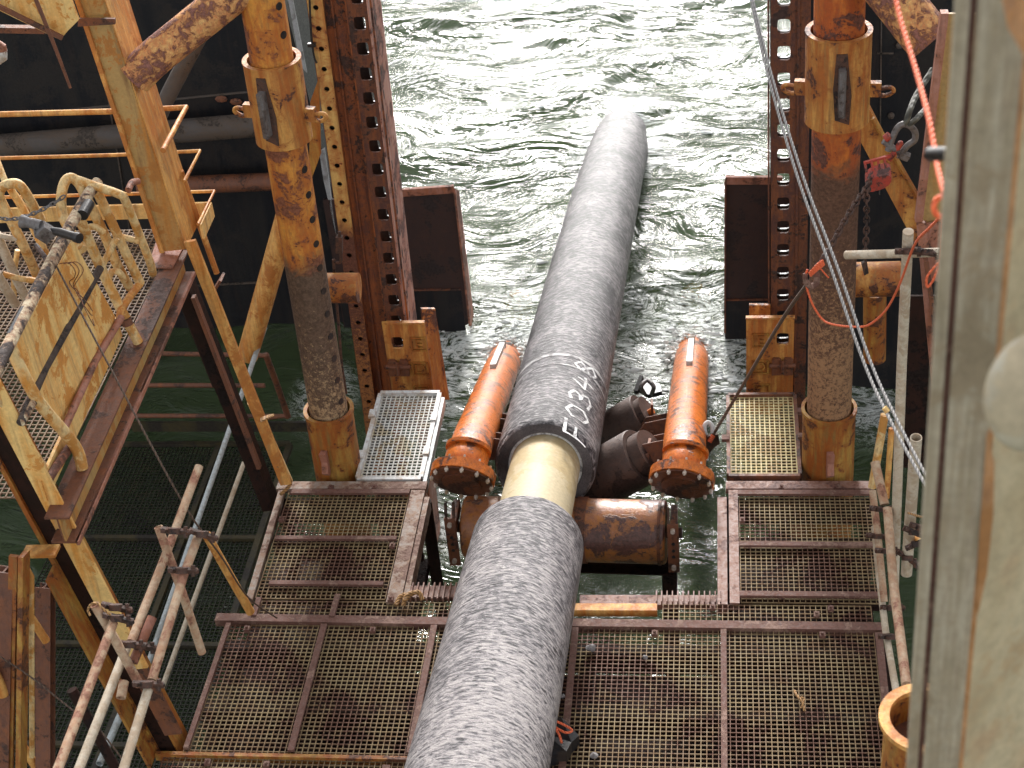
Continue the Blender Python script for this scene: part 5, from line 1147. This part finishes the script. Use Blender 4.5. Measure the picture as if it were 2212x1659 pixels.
mb = MB(); body2 = [p+Vector((0, -.012, -.005)) for p in body]; mb.slab([((p-(a+b)/2)*.98)+(a+b)/2+Vector((0, -.02, -.02)) for p in body], .02, (0, -1, -.4)); part('cover', mb, M['clamp'], t, smooth=False)
mb = MB()
for k in range(4): mb.box(W(1868+k*14, 350-k*3, y=YH-.05), W(1872+k*14, 372-k*3, y=YH-.1), .014, .012)
mb.box(W(1866, 352, y=YH-.05), W(1925, 336, y=YH-.05), .02, .015); mb.tube(arc([W(1920, 345, y=YH), W(1935, 325, y=YH), W(1948, 305, y=YH)], 4), [.02]*8+[.008], 8); part('frame_and_hook', mb, M['red'], t, smooth=False)
mb = MB(); chain(mb, [W(1878, 388, y=9.5), W(1872, 430, y=9.3), W(1872, 480, y=9.3), W(1868, 575, y=9.3)], .04, .007, .016); mb.slab([W(1860, 565, y=9.3), W(1872, 560, y=9.3), W(1876, 585, y=9.3), W(1866, 590, y=9.3)], .03); solo('hand_chain', mb, M['clamp'], 'dark chain hanging straight down from the red hoist', 'chain', 'hoist chains')
mb = MB(); chain(mb, [W(1876, 400, y=9.4), W(1835, 460, y=9.15), W(1790, 540, y=8.95)], .04, .008, .017); solo('load_chain', mb, M['clamp'], 'dark chain slanting from the red hoist to the lifting hook', 'chain', 'hoist chains')
t = thing('lifting_hook', 'dark lifting hook tied with orange cord in front of the right pile', 'hook', W(1758, 595, y=8.9))
mb = MB(); mb.tube(arc([W(1775, 568, y=8.9), W(1762, 578, y=8.9), W(1765, 600, y=8.9), W(1762, 614, y=8.9), W(1750, 618, y=8.9), W(1740, 606, y=8.9), W(1740, 590, y=8.9)], 5), [.014]*8+[.02]*17+[.016]*5+[.008], 10); part('hook', mb, M['rustdeck'], t)
mb = MB(); mb.tube(arc([W(1790, 540, y=8.95), W(1780, 555, y=8.9), W(1772, 572, y=8.9)], 4), .018, 10); part('swivel', mb, M['clamp'], t)
mb = MB()
for k in range(4): mb.tube(arc([W(1778+k, 562+k*3, y=8.86), W(1765+k, 572+k*3, y=8.84), W(1748+k, 590+k*2, y=8.86)], 4), .007, 6)
mb.tube([W(1772, 580, y=8.86), W(1790, 600, y=8.86)], .005, 6); part('cord_lashing', mb, M['ropeO'], t)
wire('dark sling wire from the lifting hook down to the orange tube lug', [W(1745, 612, y=8.9), W(1690, 690, y=9.5), W(1600, 840, d=13.2), W(1540, 940, d=13.5)], .013, 'wirebrown', 'sling_wire', 'wire')
t = thing('small_shackle', 'pale shackle and orange tied pin on the lug of the right orange tube', 'shackle', W(1535, 935, d=13.5))
mb = MB(); mb.tube(arc([W(1524, 938, d=13.5), W(1522, 920, d=13.5), W(1530, 912, d=13.5), W(1538, 920, d=13.5), W(1540, 935, d=13.5)], 4), .018, 10); mb.cyl(W(1508, 938, d=13.5), W(1524, 930, d=13.5), .03, 8); part('bow', mb, M['white'], t)
mb = MB(); mb.tube([W(1532, 955, d=13.5), W(1541, 940, d=13.5)], .02, 8); part('pin', mb, M['ropeO'], t)
# flanged pipe bottom right
t = thing('open_flanged_pipe', 'orange yellow open pipe mouth with a wide flange at the bottom right', 'pipe', W(2000, 1640, d=7.3))
c = W(2000, 1558, d=7.0); mb = MB(); mb.ring(c+Vector((0, 0, -1.6)), c, .17, .15, 44); part('pipe_wall', mb, M['ochre'], t)
mb = MB(); mb.ring(c+Vector((0, 0, -.0)), c+Vector((0, 0, .025)), .195, .15, 48); part('flange', mb, M['flange'], t)
mb = MB(); mb.tube([c+Vector((0, 0, -.3)), c+Vector((0, 0, -.15))], .15, 30); part('rusty_core', mb, M['rustbrown'], t)
